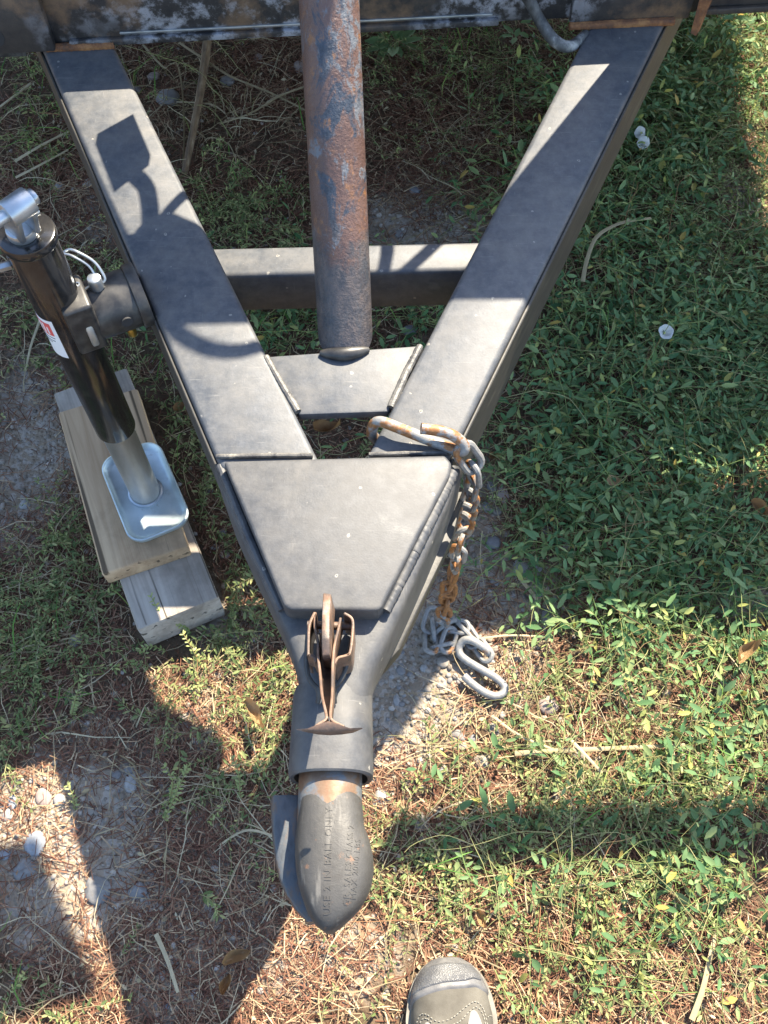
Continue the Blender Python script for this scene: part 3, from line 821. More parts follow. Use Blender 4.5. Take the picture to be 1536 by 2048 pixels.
r0, r1 = shadow_source(1215, 155, ZT), shadow_source(945, 490, ZT)      # diagonal on the right arm
q0 = shadow_source(1085, 170, ZT)
def lerp_at(a, b, z): return a[0] + (b[0] - a[0]) * (z - a[1]) / (b[1] - a[1])
def gsrc(px, py): return shadow_source(px, py, 0)
zlo = min(l1[1], r1[1])                                                 # underside of the middle rail
xp1 = 0.572                                                             # end of the tall part
ztl, ztr = shadow_source(430, 648, ZT)[1], shadow_source(1040, 600, ZT)[1]
z0_ = 0.70
e0, e1 = shadow_source(428, 498, ZT), shadow_source(520, 690, ZT)       # inner edge of the left arm
f0, f1 = shadow_source(955, 490, ZT), shadow_source(890, 610, ZT)       # inner edge of the right arm
wall_poly('shade_rail', [(-1.05, zlo + 0.001), (lerp_at(e0, e1, zlo), zlo + 0.001), (lerp_at(e0, e1, ztl), ztl), (-1.05, ztl + 0.03)])  # added rail, outline cut to darken a band of the left arm
wall_poly('shade_rail', [(lerp_at(f0, f1, zlo), zlo + 0.001), (xp1, zlo + 0.001), (xp1, ztr), (lerp_at(f0, f1, ztr), ztr)])
wall_poly('shade_panel', [(-1.05, z0_), (lerp_at(l0, l1, z0_), z0_), (lerp_at(l0, l1, zlo), zlo), (-1.05, zlo)])
zm = 0.96
wall_poly('shade_panel', [(lerp_at(m0, m1, z0_), z0_), (q0[0] - 0.03, z0_), (q0[0] - 0.03, zm), (lerp_at(m0, m1, zm), zm)])  # added panel keeping the sun off the ground inside the V
zr_ = gsrc(1100, 1262)[1]
wall_poly('shade_panel', [(lerp_at(r0, r1, z0_ - 0.02), z0_ - 0.02), (1.20, z0_ - 0.02), (1.20, zr_), (xp1, zr_), (xp1, zlo), (lerp_at(r0, r1, zlo), zlo)])  # added panel, edges cut to shade the right arm and right ground
lw = [gsrc(70, 1712), gsrc(112, 1810), gsrc(150, 1900), gsrc(190, 2000)]
wall_poly('shade_panel', [(-1.05, lw[0][1])] + lw + [(lw[3][0] - 0.12, lw[3][1] + 0.05), (-0.2, lw[3][1] - 0.08), (-1.05, lw[3][1])])  # added panel, outline fitted to shade the lower left ground
wall_poly('shade_post', [(-1.05, ztl + 0.032), (-0.98, ztl + 0.032), (-0.98, lw[0][1] - 0.001), (-1.05, lw[0][1] - 0.001)])
a_, b_ = gsrc(800, 1655), gsrc(800, 1742)
wall_poly('shade_rail', [(gsrc(770, 1700)[0], a_[1]), (1.66, a_[1] - 0.012), (1.66, b_[1] - 0.012), (gsrc(770, 1700)[0], b_[1])])  # added rail for the dark band across the right ground
wall_poly('shade_post', [(1.58, 0.0), (1.66, 0.0), (1.66, a_[1] - 0.013), (1.58, a_[1] - 0.013)])  # support added for the shade rail
wall_poly('shade_rail', [(1.202, z0_), (1.578, z0_), (1.578, z0_ + 0.06), (1.202, z0_ + 0.06)])
# socket box with its cable, in the plane of the shade panels, seen only as a shadow on the left arm
sq = [shadow_source(*p, ZT) for p in ((193, 276), (265, 236), (300, 318), (230, 372))]
wall_poly('socket_box', sq, 'cable_rubber', HY - 0.012, 0.02)
cabx = [shadow_source(*p, ZT) for p in ((262, 345), (290, 372), (299, 410), (300, 450), (296, 505))]
from_bm('socket_cable', tube_bm(smooth_path([(x, HY, z) for x, z in cabx], 5), 0.011, 8), 'cable_rubber', trailer)
cabx = [shadow_source(*p, ZT) for p in ((305, 490), (325, 440), (348, 410), (375, 384), (400, 360))]
from_bm('socket_cable', tube_bm(smooth_path([(x, HY, z) for x, z in cabx], 5), 0.008, 8), 'cable_rubber', trailer)
cabx = [shadow_source(*p, ZT) for p in ((330, 632), (360, 668), (420, 698), (480, 702), (540, 685))]
from_bm('socket_cable', tube_bm(smooth_path([(x, HY, z) for x, z in cabx], 5), 0.010, 8), 'cable_rubber', trailer)
for pp in (((776, 470), (774, 520), (766, 560)), ((905, 465), (855, 515), (805, 560))):
    cabx = [shadow_source(*p, 0.53) for p in pp]
    from_bm('shade_brace', tube_bm([(x, HY + 0.01, z) for x, z in cabx], 0.009, 8), 'sheet_steel', trailer)  # added tubes that throw the thin shadow strips on the cross bar
# bed and wheels
from_bm('trailer_bed', box_bm((0.02, 2.85, 0.69), (2.10, 2.80, 0.09), None, 0.01), 'deck_wood', trailer)
for sx in (-1.15, 1.27):
    ring = []
    for k in range(40):
        th = 2 * PI * k / 40
        ring.append(Vector((sx, 3.05 + 0.27 * math.cos(th), 0.345 + 0.27 * math.sin(th))))
    wheel = from_bm('wheel_tyre', tube_bm(ring, 0.078, 14, True), 'tyre_rubber', trailer)
    from_bm('wheel_rim', cyl_bm((sx - 0.06, 3.05, 0.345), (sx + 0.06, 3.05, 0.345), 0.2, 32, 0.02), 'zinc', wheel)

# ------------------------------------------------------------------ tongue jack
JX, JY = -0.3945, 0.7645
jack = thing('trailer_jack', (JX, JY, 0.125), 'black swivel trailer jack with zinc crank and foot plate', 'jack')
ot = from_bm('outer_tube', cyl_bm((JX, JY, 0.335), (JX, JY, 0.732), 0.0292, 48, 0.002), 'jack_black', jack)
from_bm('cap', cyl_bm((JX, JY, 0.730), (JX, JY, 0.744), 0.0325, 48, 0.003), 'jack_black', jack)
from_bm('inner_tube', cyl_bm((JX, JY, 0.133), (JX, JY, 0.345), 0.0243, 48), 'inner_tube_steel', jack)
# foot plate: shallow rounded tray with rolled rim
def rrect(w, h, r, n=8):
    out = []
    for cxx, cyy, a0 in ((w / 2 - r, h / 2 - r, 0), (-w / 2 + r, h / 2 - r, PI / 2), (-w / 2 + r, -h / 2 + r, PI), (w / 2 - r, -h / 2 + r, 1.5 * PI)):
        for k in range(n + 1):
            a = a0 + PI / 2 * k / n
            out.append((cxx + r * math.cos(a), cyy + r * math.sin(a)))
    return out
fa = math.radians(25.5)
fc = Vector((-0.3945, 0.7635))
def fp(p, z):
    return Vector((fc.x + p[0] * math.cos(fa) - p[1] * math.sin(fa), fc.y + p[0] * math.sin(fa) + p[1] * math.cos(fa), z))
prof = [(0.0, 0.0, 0.129), (0.045, 0.1, 0.129), (0.082, 0.150, 0.1295), (0.092, 0.160, 0.132), (0.098, 0.166, 0.1375), (0.1015, 0.1695, 0.1395), (0.105, 0.173, 0.1385), (0.106, 0.174, 0.1345), (0.103, 0.171, 0.1290), (0.095, 0.163, 0.1262), (0.06, 0.12, 0.1262), (0.001, 0.001, 0.1262)]
rings = []
for w_, h_, z in prof:
    rings.append([fp(p, z) for p in rrect(max(w_, 0.001), max(h_, 0.001), min(0.026 * w_ / 0.10, w_ * 0.49, h_ * 0.49) if w_ > 0.002 else 0.0002)])
foot = from_bm('foot_plate', loft_bm(rings, False), 'zinc_plate', jack, angle=50)
wr_ = [Vector((JX + 0.0262 * math.cos(2 * PI * k / 32), JY + 0.0262 * math.sin(2 * PI * k / 32), 0.1305)) for k in range(32)]
from_bm('foot_weld', tube_bm(wr_, 0.0032, 8, True), 'zinc', foot)
# swivel mount towards the arm
ad = Vector((0.91, 0.415, 0)).normalized(); an = Vector((0.415, -0.91, 0)).normalized()
JC = Vector((JX, JY, 0.588))
mount = from_bm('swivel_tube', cyl_bm(JC + ad * 0.024, JC + ad * 0.088, 0.0375, 40, 0.0015), 'jack_matt_black', jack)
from_bm('swivel_flange', cyl_bm(JC + ad * 0.086, JC + ad * 0.1005, 0.041, 40, 0.002), 'jack_matt_black', jack)
col_ = from_bm('tube_collar', cyl_bm(JC + ad * 0.018, JC + ad * 0.027, 0.0425, 40, 0.002), 'inner_tube_steel', jack)
Rm = Matrix.Rotation(math.atan2(ad.y, ad.x), 4, 'Z')
from_bm('saddle_bracket', box_bm(JC + ad * 0.018 + an * 0.010 + Vector((0, 0, 0.012)), (0.036, 0.056, 0.082), Rm, 0.005, 3), 'jack_matt_black', jack)
hp = JC + ad * 0.068 + an * 0.0372 + Vector((0, 0, 0.004))
from_bm('bolt_hole', cyl_bm(hp - an * 0.002, hp + an * 0.0012, 0.0075, 20), 'tyre_rubber', mount)
gf = JC + ad * 0.07 + Vector((0, 0, -0.038)) + an * 0.012
from_bm('grease_fitting', cyl_bm(gf, gf - Vector((0, 0, 0.016)), 0.006, 12, 0.002), 'brass', mount)
# pull pin with ring and its wire
ph = JC + ad * 0.050 + Vector((0, 0, 0.036))
pin = from_bm('pull_pin', cyl_bm(ph, ph + Vector((0, 0, 0.020)), 0.0088, 20, 0.003), 'zinc', jack)
ringp = [ph + Vector((0, 0, 0.012)) + ad * 0.0105, ph + ad * 0.006 - an * 0.012 + Vector((0, 0, 0.030)), ph - ad * 0.008 - an * 0.026 + Vector((0, 0, 0.040)), ph - ad * 0.016 - an * 0.036 + Vector((0, 0, 0.038))]
from_bm('pin_ring', tube_bm(smooth_path([p + ad * 0.002 for p in ringp] + [p - ad * 0.006 + Vector((0, 0, -0.003)) for p in ringp[::-1]], 6, True), 0.0017, 8, True), 'zinc', pin)
wp = [ph + Vector((0, 0, 0.010)), ph - ad * 0.014 + Vector((0, 0, 0.006)), ph - ad * 0.024 + an * 0.004 + Vector((0, 0, 0.004)), ph - ad * 0.027 + an * 0.018 + Vector((0, 0, -0.002)), ph - ad * 0.026 + an * 0.030 + Vector((0, 0, -0.010))]
from_bm('pin_wire', tube_bm(smooth_path(wp, 6), 0.0012, 8), 'zinc', pin)
from_bm('pin_knot', tube_bm(smooth_path([ph - ad * 0.022 + Vector((0.004 * math.cos(k * 1.9), 0.004 * math.sin(k * 1.9), 0.006 + 0.0016 * k)) for k in range(9)], 4), 0.0011, 6), 'zinc', pin)
sb = JC + Vector((-0.029, -0.008, 0.112)); 
from_bm('side_bolt', cyl_bm(sb, sb + Vector((-0.014, -0.005, 0)), 0.0055, 6, 0.001), 'zinc', jack)
# crank bracket and crank
cz = 0.744
crank = from_bm('crank_socket', cyl_bm((JX - 0.002, JY - 0.004, cz), (JX - 0.002, JY - 0.004, cz + 0.012), 0.0165, 28, 0.002), 'zinc', jack)
b0, b1 = at(11, 432, 0.800), at(60, 398, 0.800)
bdv = (b1 - b0).normalized()
from_bm('crank_barrel', cyl_bm(b0, b1, 0.0148, 28, 0.002), 'zinc', crank)
from_bm('barrel_plug', cyl_bm(b1, b1 + bdv * 0.007, 0.009, 20, 0.002), 'zinc', crank)
perp = Vector((bdv.y, -bdv.x, 0))
mid = (b0 + b1) / 2
for sgn, px_ in ((1, 0.011), (-1, -0.009)):
    q0 = mid + bdv * px_ + Vector((0, 0, 0.004)); q1 = Vector((JX - 0.002, JY - 0.004, cz + 0.008)) + bdv * px_ + perp * 0.002
    bmx = loft_bm([[q0 + bdv * dx_ + perp * dy_ for dx_, dy_ in ((-0.003, -0.0125), (0.003, -0.0125), (0.003, 0.0125), (-0.003, 0.0125))], [q1 + bdv * dx_ + perp * dy_ for dx_, dy_ in ((-0.003, -0.0165), (0.003, -0.0165), (0.003, 0.0165), (-0.003, 0.0165))]])
    bmesh.ops.bevel(bmx, geom=list(bmx.edges), offset=0.0012, segments=2, profile=0.5, affect='EDGES')
    from_bm('crank_yoke', bmx, 'zinc', crank)
bq = Vector((JX - 0.002, JY - 0.004, cz + 0.016))
from_bm('crank_bolt', cyl_bm(bq + bdv * 0.012, bq + bdv * 0.021, 0.0082, 6, 0.001), 'zinc', crank)
from_bm('bolt_end', cyl_bm(bq + bdv * 0.020, bq + bdv * 0.027, 0.0045, 14, 0.001), 'zinc', crank)
rod = [b0 + bdv * 0.006, b0 - bdv * 0.020, b0 - bdv * 0.040 + Vector((0, -0.006, -0.004)), b0 - bdv * 0.058 + Vector((0, -0.030, -0.012)), b0 - bdv * 0.072 + Vector((0, -0.075, -0.03)), b0 - bdv * 0.085 + Vector((0, -0.12, -0.05))]
from_bm('crank_rod', tube_bm(smooth_path(rod, 6), 0.0072, 16), 'zinc', crank)
# label on the tube
def wrap(name, a0, a1, z0, z1, mat, parent, rr=0.0294, n=14, shear=0.0):
    bm = bmesh.new(); A = []
    for k in range(n + 1):
        a = a0 + (a1 - a0) * k / n
        for rad_ in (rr, rr + 0.00025): pass
        A.append([bm.verts.new((JX + rr * math.cos(a), JY + rr * math.sin(a), z)) for z in (z0, z1)] + [bm.verts.new((JX + (rr - 0.0004) * math.cos(a), JY + (rr - 0.0004) * math.sin(a), z)) for z in (z1, z0)])
    for a, b in zip(A, A[1:]):
        for k in range(4): bm.faces.new((a[k], a[(k + 1) % 4], b[(k + 1) % 4], b[k]))
    bm.faces.new(A[0]); bm.faces.new(A[-1][::-1])
    return from_bm(name, bm, mat, parent)
D = math.radians
st = wrap('sticker', D(165), D(262), 0.548, 0.622, 'sticker_white', ot)
wrap('sticker_logo', D(196), D(252), 0.592, 0.616, 'sticker_red', st, 0.0297)
wrap('logo_letter', D(205), D(211), 0.595, 0.610, 'sticker_white', st, 0.0299)
wrap('logo_letter', D(216), D(222), 0.595, 0.613, 'sticker_white', st, 0.0299)
wrap('logo_letter', D(228), D(233), 0.595, 0.613, 'sticker_white', st, 0.0299)
wrap('logo_letter', D(239), D(243), 0.595, 0.608, 'sticker_white', st, 0.0299)
for k, (z, a0, a1) in enumerate(((0.586, 200, 250), (0.580, 200, 247), (0.5755, 200, 236))):
    wrap('sticker_text', D(a0), D(a1), z, z + 0.0016, 'sticker_grey', st, 0.0297)

# ------------------------------------------------------------------ lumber blocks under the jack
def board(name, c0, dlen, dwid, L, W, z0, z1, mat, label, cat='plank'):
    Rz = Matrix.Rotation(math.atan2(dlen.y, dlen.x) - PI / 2, 4, 'Z')
    bm = box_bm((0, 0, 0), (W, L, z1 - z0), None, 0.004, 2)
    for v in bm.verts: v.co += Vector((random.uniform(-1, 1), random.uniform(-1, 1), random.uniform(-1, 1))) * 0.0006
    c = Vector((c0.x, c0.y, 0)) + dlen * L / 2 + dwid * W / 2
    w = Matrix.Translation(Vector((c.x, c.y, (z0 + z1) / 2))) @ Rz
    o = from_bm(name, bm, mat, None, w)
    return tag(o, label, cat)
dl = Vector((-0.41, 0.912, 0)).normalized(); dw = Vector((0.912, 0.41, 0)).normalized()
blk = board('timber_block', Vector((-0.3925, 0.5391)), dl, dw, 0.492, 0.137, 0.002, 0.0865, 'wood_grey', 'thick weathered grey timber block lying on the dirt, lowest under the jack')
dl2 = Vector((-0.357, 0.934, 0)).normalized(); dw2 = Vector((0.934, 0.357, 0)).normalized()
board('plank', Vector((-0.4486, 0.6179)), dl2, dw2, 0.327, 0.141, 0.0872, 0.1255, 'wood_tan', 'tan plank with worn end between the jack foot and the grey block')

# ------------------------------------------------------------------ safety chain
def link_mesh(name, L, W, r, mat):
    pts = []
    R_ = W / 2; S = L / 2 - R_
    for k in range(9): a = -PI / 2 + PI * k / 8; pts.append(Vector((R_ * math.cos(a) * 0 + R_ * math.sin(a), 0, S + R_ * math.cos(a))))
    for k in range(9): a = -PI / 2 + PI * k / 8; pts.append(Vector((-R_ * math.sin(a), 0, -S - R_ * math.cos(a))))
    bm = tube_bm(pts, r, 8, True)
    o = from_bm(name, bm, mat, None)
    me = o.data; COL.objects.unlink(o); bpy.data.objects.remove(o)
    return me
LK = {k: link_mesh('chain_link_mesh', 0.0385, 0.0185, 0.0036, k) for k in ('chain_zinc', 'chain_worn', 'chain_rust')}
chain = thing('safety_chain', at(880, 1270, 0.0), 'galvanised safety chain gone rusty, hanging off the right tongue arm', 'chain')
def put_link(mesh_key, p, axis, roll, scale=1.0):
    o = bpy.data.objects.new('chain_link', LK[mesh_key])
    z = Vector(axis).normalized()
    q = z.to_track_quat('Z', 'Y').to_matrix().to_4x4()
    w = Matrix.Translation(Vector(p)) @ q @ Matrix.Rotation(roll, 4, 'Z') @ Matrix.Scale(scale, 4)
    return link(o, chain, w)
top = at(938, 905, 0.575); bot = at(884, 1262, 0.028)
# path of the hanging run: over the edge then straight down
run = [at(922, 896, 0.590), at(936, 912, 0.583), at(945, 935, 0.562), at(946, 960, 0.535)]
end = at(884, 1248, 0.035)
path = smooth_path(run + [run[-1].lerp(end, 0.35) + Vector((0.002, 0, 0)), run[-1].lerp(end, 0.7) - Vector((0.001, 0, 0)), end], 14)
cum = [0]
for a, b in zip(path, path[1:]): cum.append(cum[-1] + (b - a).length)
pitch = 0.0305; sdist = 0.016; k = 0
while sdist < cum[-1]:
    i = max(j for j in range(len(cum)) if cum[j] <= sdist)
    i = min(i, len(path) - 2)
    u = (sdist - cum[i]) / (cum[i + 1] - cum[i])
    p = path[i].lerp(path[i + 1], u); ax = path[i + 1] - path[i]
    ax += Vector((random.uniform(-1, 1), random.uniform(-1, 1), 0)) * ax.length * 0.12
    frac = sdist / cum[-1]
    key = 'chain_zinc' if frac < 0.12 else ('chain_worn' if frac < 0.56 else ('chain_rust' if frac < 0.93 else 'chain_worn'))
    put_link(key, p, ax, (k % 2) * PI / 2 + 0.55 + random.uniform(-0.15, 0.15), 1.22 if k == 0 else 1.08)
    sdist += pitch * (1.1 if k == 0 else 1.08); k += 1
# heap on the dirt
heap = [(862, 1240, 0.022, (0.3, 1, 0.2), 0.1), (868, 1262, 0.014, (-0.1, 1, 0.15), 1.4), (862, 1285, 0.020, (0.05, 1, -0.4), 0.2), (882, 1296, 0.012, (1, 0.25, 0.0), 1.5), (897, 1280, 0.020, (0.35, 1, 0.1), 0.3),
        (893, 1258, 0.016, (0.8, 0.5, 0.2), 1.2), (912, 1252, 0.022, (1, -0.2, 0.1), 0.2), (925, 1262, 0.014, (0.7, -0.8, 0.0), 1.5), (938, 1272, 0.016, (0.5, -0.8, -0.1), 0.4), (951, 1286, 0.014, (0.9, -0.7, 0.1), 1.5), (965, 1300, 0.018, (0.5, -0.8, 0.15), 0.5)]
for px_, py_, z, ax, roll in heap:
    put_link('chain_zinc', at(px_, py_, z), ax, roll, 1.12)
# S hooks
def hook(name, pts, r, mat, parent):
    P = smooth_path(pts, 7)
    return from_bm(name, tube_bm(P, r, 16), mat, parent)
h1 = hook('s_hook', [at(842, 857, 0.622), at(880, 862, 0.618), at(908, 872, 0.612), at(926, 888, 0.603), at(928, 900, 0.596), at(916, 902, 0.592), at(895, 894, 0.593), at(850, 877, 0.598), at(800, 857, 0.604), at(768, 845, 0.603), at(752, 845, 0.597), at(744, 858, 0.585), at(746, 872, 0.568), at(765, 888, 0.552), at(800, 905, 0.548)], 0.0066, 'chain_worn', chain)
gzs = 0.010
h2 = hook('s_hook', [at(984, 1312, 0.016), at(968, 1296, 0.026), at(948, 1283, 0.030), at(930, 1280, 0.026), at(919, 1292, 0.018), at(920, 1308, 0.014), at(935, 1322, 0.013), at(965, 1340, 0.013), at(992, 1356, 0.013), at(1008, 1372, 0.013), at(1006, 1386, 0.013), at(990, 1392, 0.013), at(968, 1384, 0.013), at(945, 1368, 0.013), at(928, 1352, 0.013)], 0.0066, 'chain_zinc', chain)

# ------------------------------------------------------------------ photographer's shoe
shoe = thing('hiking_shoe', (0.095, -0.06, 0.0), 'grey hiking shoe with dark rubber toe cap on the dirt at the bottom edge', 'shoe')
def shoe_prof(y):   # y from toe 0 to heel 1 -> half width left, right, height
    ys = [0, 0.012, 0.04, 0.085, 0.15, 0.25, 0.36, 0.5, 0.65, 0.8, 0.92, 0.98, 1.0]
    wl = [0.006, 0.018, 0.031, 0.043, 0.0525, 0.058, 0.058, 0.053, 0.045, 0.040, 0.037, 0.026, 0.008]
    wr = [0.006, 0.020, 0.035, 0.048, 0.057, 0.063, 0.0625, 0.055, 0.046, 0.040, 0.037, 0.026, 0.008]
    ht = [0.022, 0.036, 0.047, 0.055, 0.061, 0.068, 0.080, 0.100, 0.122, 0.135, 0.135, 0.125, 0.10]
    return np.interp(y, ys, wl), np.interp(y, ys, wr), np.interp(y, ys, ht)
SL = 0.305; toe = Vector((0.088, 0.0665)); sdir = Vector((0.05, -1.0)).normalized(); sside = Vector((1.0, 0.05)).normalized()
def shoe_pt(u, side, z):
    c = toe + sdir * (u * SL) + sside * side
    return Vector((c.x, c.y, z))
def shoe_surf(u, k):      # k in [0,1] over the top from left to right
    wl, wr, ht = shoe_prof(u)
    th = PI * (1 - k)
    cs, sn = math.cos(th), math.sin(th)
    w = wl if cs < 0 else wr
    p = 2.6
    return shoe_pt(u, w * 0.955 * math.copysign(abs(cs) ** (2 / p), cs), 0.020 + (ht - 0.020) * sn ** (2 / p))
us = [0.0] + [0.004, 0.012, 0.025, 0.04] + [0.06 + 0.94 * i / 46 for i in range(47)]
rings = []
for u in us:
    ring = [shoe_surf(u, k / 36) for k in range(37)]
    a, b = ring[0], ring[-1]
    ring += [Vector((b.x, b.y, 0.012)), Vector((a.x, a.y, 0.012))]
    rings.append(ring)
upper = from_bm('upper', loft_bm(rings), 'shoe_nubuck', shoe, angle=50)
out = []
for i in range(60):
    u = (1 - math.cos(PI * i / 59)) / 2; wl, wr, ht = shoe_prof(u); out.append(xy(shoe_pt(u, -wl - 0.0035, 0)))
for i in range(59, -1, -1):
    u = (1 - math.cos(PI * i / 59)) / 2; wl, wr, ht = shoe_prof(u); out.append(xy(shoe_pt(u, wr + 0.0035, 0)))
toe2 = toe - sdir * 0.004
from_bm('sole', prism_bm(out, 0.001, 0.026, 0.004, 2), 'shoe_sole', shoe)
def shell(name, u_of, mat, off, thick=0.002, ku=22, kk=44, k0=0.0, k1=1.0, parent=upper, ang=50):
    """panel lying on the upper between two borders u_of(k) -> (u0,u1)"""
    bm = bmesh.new(); G = []
    for j in range(kk + 1):
        k = k0 + (k1 - k0) * j / kk
        ua, ub = u_of(k); row = []
        for i in range(ku + 1):
            u = ua + (ub - ua) * i / ku
            p = shoe_surf(u, k)
            e = 0.004
            n = (shoe_surf(min(1, u + e), k) - shoe_surf(max(0, u - e), k)).cross(shoe_surf(u, min(1, k + e)) - shoe_surf(u, max(0, k - e)))
            if n.length < 1e-9: n = Vector((0, 0, 1))
            n.normalize()
            if n.z < 0: n = -n
            edge = min(i, ku - i, 2) / 2
            row.append(bm.verts.new(p + n * (off + thick * (edge ** 0.5) - 0.0012 * (1 - edge))))
        G.append(row)
    for a, b in zip(G, G[1:]):
        for i in range(ku): bm.faces.new((a[i], a[i + 1], b[i + 1], b[i]))
    return from_bm(name, bm, mat, parent, angle=ang)
def rand_u(k):   # rear edge of the rubber rand, dips at the middle right like a wave
    return 0.105 + 0.085 * (1 - k) ** 1.3 * (0.4 + 0.6 * abs(2 * k - 1)) + 0.20 * max(0, (k - 0.72)) ** 1.0 + 0.25 * max(0, 0.10 - k)
shell('rand', lambda k: (0.0, rand_u(k) + 0.022), 'shoe_rubber', 0.0004, 0.0022)
shell('toe_cap', lambda k: (0.030 + 0.02 * abs(2 * k - 1), rand_u(k) - 0.004 - 0.055 * max(0, k - 0.6)), 'shoe_toecap', 0.0022, 0.0022, k0=0.10, k1=0.83)
def on_upper(u, k, off=0.0015):
    return shoe_surf(u, k) + Vector((0, 0, off))
def stitch(curve):
    P = [on_upper(u, k) for u, k in curve]
    P = smooth_path(P, 10)
    bm = bmesh.new(); acc = 0
    for a, b in zip(P, P[1:]):
        acc += (b - a).length
        if acc > 0.0042:
            acc = 0; d = (b - a).normalized()
            tube_bm([a - d * 0.0012, a + Vector((0, 0, 0.0005)), a + d * 0.0012], 0.0006, 5, bm=bm)
    return from_bm('stitching', bm, 'stitching', upper)
stitch([(0.30, 0.14), (0.24, 0.24), (0.235, 0.32), (0.265, 0.42), (0.255, 0.50), (0.215, 0.58), (0.195, 0.66), (0.205, 0.72), (0.24, 0.76), (0.30, 0.78), (0.38, 0.80)])
stitch([(0.32, 0.18), (0.26, 0.26), (0.253, 0.33), (0.285, 0.42), (0.275, 0.52), (0.235, 0.60), (0.217, 0.67), (0.235, 0.72), (0.27, 0.745), (0.34, 0.76)])
stitch([(0.262, 0.78), (0.255, 0.85), (0.26, 0.92)])
for (u0, u1, k0, k1) in ((0.225, 0.33, 0.585, 0.70), (0.262, 0.36, 0.27, 0.38)):
    shell('vent_patch', lambda k, u0=u0, u1=u1, k0=k0, k1=k1: (u0 + 0.05 * abs((k - (k0 + k1) / 2) / (k1 - k0) * 2) ** 2.5, u1), 'shoe_patch', 0.0006, 0.0012, 10, 14, k0, k1)
for i in range(4):
    u = 0.44 + 0.075 * i
    from_bm('shoe_lace', tube_bm(smooth_path([on_upper(u, 0.36, 0.004), on_upper(u + 0.012, 0.5, 0.006), on_upper(u, 0.64, 0.004)], 8), 0.0028, 8), 'shoe_rubber', upper)

# ------------------------------------------------------------------ plants: generators
LEAF_T = np.array([[0, 0, 0], [0.28, 0.42, 0.05], [0.28, 0, -0.03], [0.28, -0.42, 0.05], [0.68, 0.40, 0.03], [0.68, 0, -0.05], [0.68, -0.40, 0.03], [1, 0, -0.02]])
LEAF_F = np.array([[0, 2, 1], [0, 3, 2], [1, 2, 5], [1, 5, 4], [2, 3, 6], [2, 6, 5], [4, 5, 7], [5, 6, 7]])
def leaves_np(base, dirs, ups, L, W, bend):
    """arrays -> vertices of many leaves"""
    n = len(base)
    d = dirs / np.linalg.norm(dirs, axis=1, keepdims=True)
    s = np.cross(ups, d); s /= np.linalg.norm(s, axis=1, keepdims=True) + 1e-9
    u = np.cross(d, s)
    Tt = LEAF_T[None]
    V = base[:, None] + d[:, None] * (Tt[..., 0:1] * L[:, None, None]) + s[:, None] * (Tt[..., 1:2] * W[:, None, None]) + u[:, None] * ((Tt[..., 2:3] * W[:, None, None] * 1.6) - bend[:, None, None] * (Tt[..., 0:1] ** 2) * L[:, None, None])
    F = LEAF_F[None] + (np.arange(n) * 8)[:, None, None]
    return V.reshape(-1, 3), F.reshape(-1, 3)
def strips_np(P, w, side):
    """P (n,k,3) polylines, w (n,), side (n,3) -> flat tapered strips"""
    n, k, _ = P.shape
    tp = np.linspace(1, 0.35, k)[None, :, None]
    a = P + side[:, None] * (w[:, None, None] * tp) / 2; b = P - side[:, None] * (w[:, None, None] * tp) / 2
    V = np.stack([a, b], 2).reshape(-1, 3)
    i = np.arange(k - 1)
    f = np.stack([2 * i, 2 * i + 1, 2 * i + 3, 2 * i + 2], 1)
    F = f[None] + (np.arange(n) * 2 * k)[:, None, None]
    return V, F.reshape(-1, 4)
def tubes_np(P, w):
    """P (n,k,3) polylines -> three sided stems"""
    n, k, _ = P.shape
    T = np.gradient(P, axis=1); T /= np.linalg.norm(T, axis=2, keepdims=True) + 1e-9
    up = np.zeros_like(T); up[..., 2] = 1; up[..., 0] = 0.01
    S = np.cross(T, up); S /= np.linalg.norm(S, axis=2, keepdims=True) + 1e-9
    U = np.cross(S, T)
    tp = np.linspace(1, 0.55, k)[None, :, None] * w[:, None, None] / 2
    rings = [P + (S * math.cos(a) + U * math.sin(a)) * tp for a in (PI / 2, PI / 2 + 2.094, PI / 2 + 4.189)]
    V = np.stack(rings, 2).reshape(-1, 3)
    f = []
    for i in range(k - 1):
        for j in range(3):
            f.append([3 * i + j, 3 * i + (j + 1) % 3, 3 * i + 3 + (j + 1) % 3, 3 * i + 3 + j])
    f = np.array(f)
    F = f[None] + (np.arange(n) * 3 * k)[:, None, None]
    return V, F.reshape(-1, 4)
def vines(n, x, y, length, nodes, hmax, wig, heading=None):
    """random creeping stems rooted at x,y -> (n,nodes,3)"""
    a = rng.uniform(0, 2 * PI, n) if heading is None else heading
    st = length / (nodes - 1)
    P = np.zeros((n, nodes, 3)); cx_, cy_ = x.copy(), y.copy()
    curv = rng.normal(0, wig, n)
    h0 = hmax * rng.uniform(0.25, 1.0, n)
    pk = rng.uniform(0.35, 0.9, n)
    for i in range(nodes):
        P[:, i, 0] = cx_; P[:, i, 1] = cy_
        tpar = i / (nodes - 1)
        P[:, i, 2] = h0 * np.sin(np.clip(tpar / pk, 0, 1.6) * PI / 2) + 0.003
        a = a + curv * 0.35 + rng.normal(0, wig * 0.6, n)
        cx_ = cx_ + np.cos(a) * st; cy_ = cy_ + np.sin(a) * st
    P[:, :, 2] += gz(P[:, :, 0], P[:, :, 1]) + rng.normal(0, 0.0015, (n, nodes))
    return P
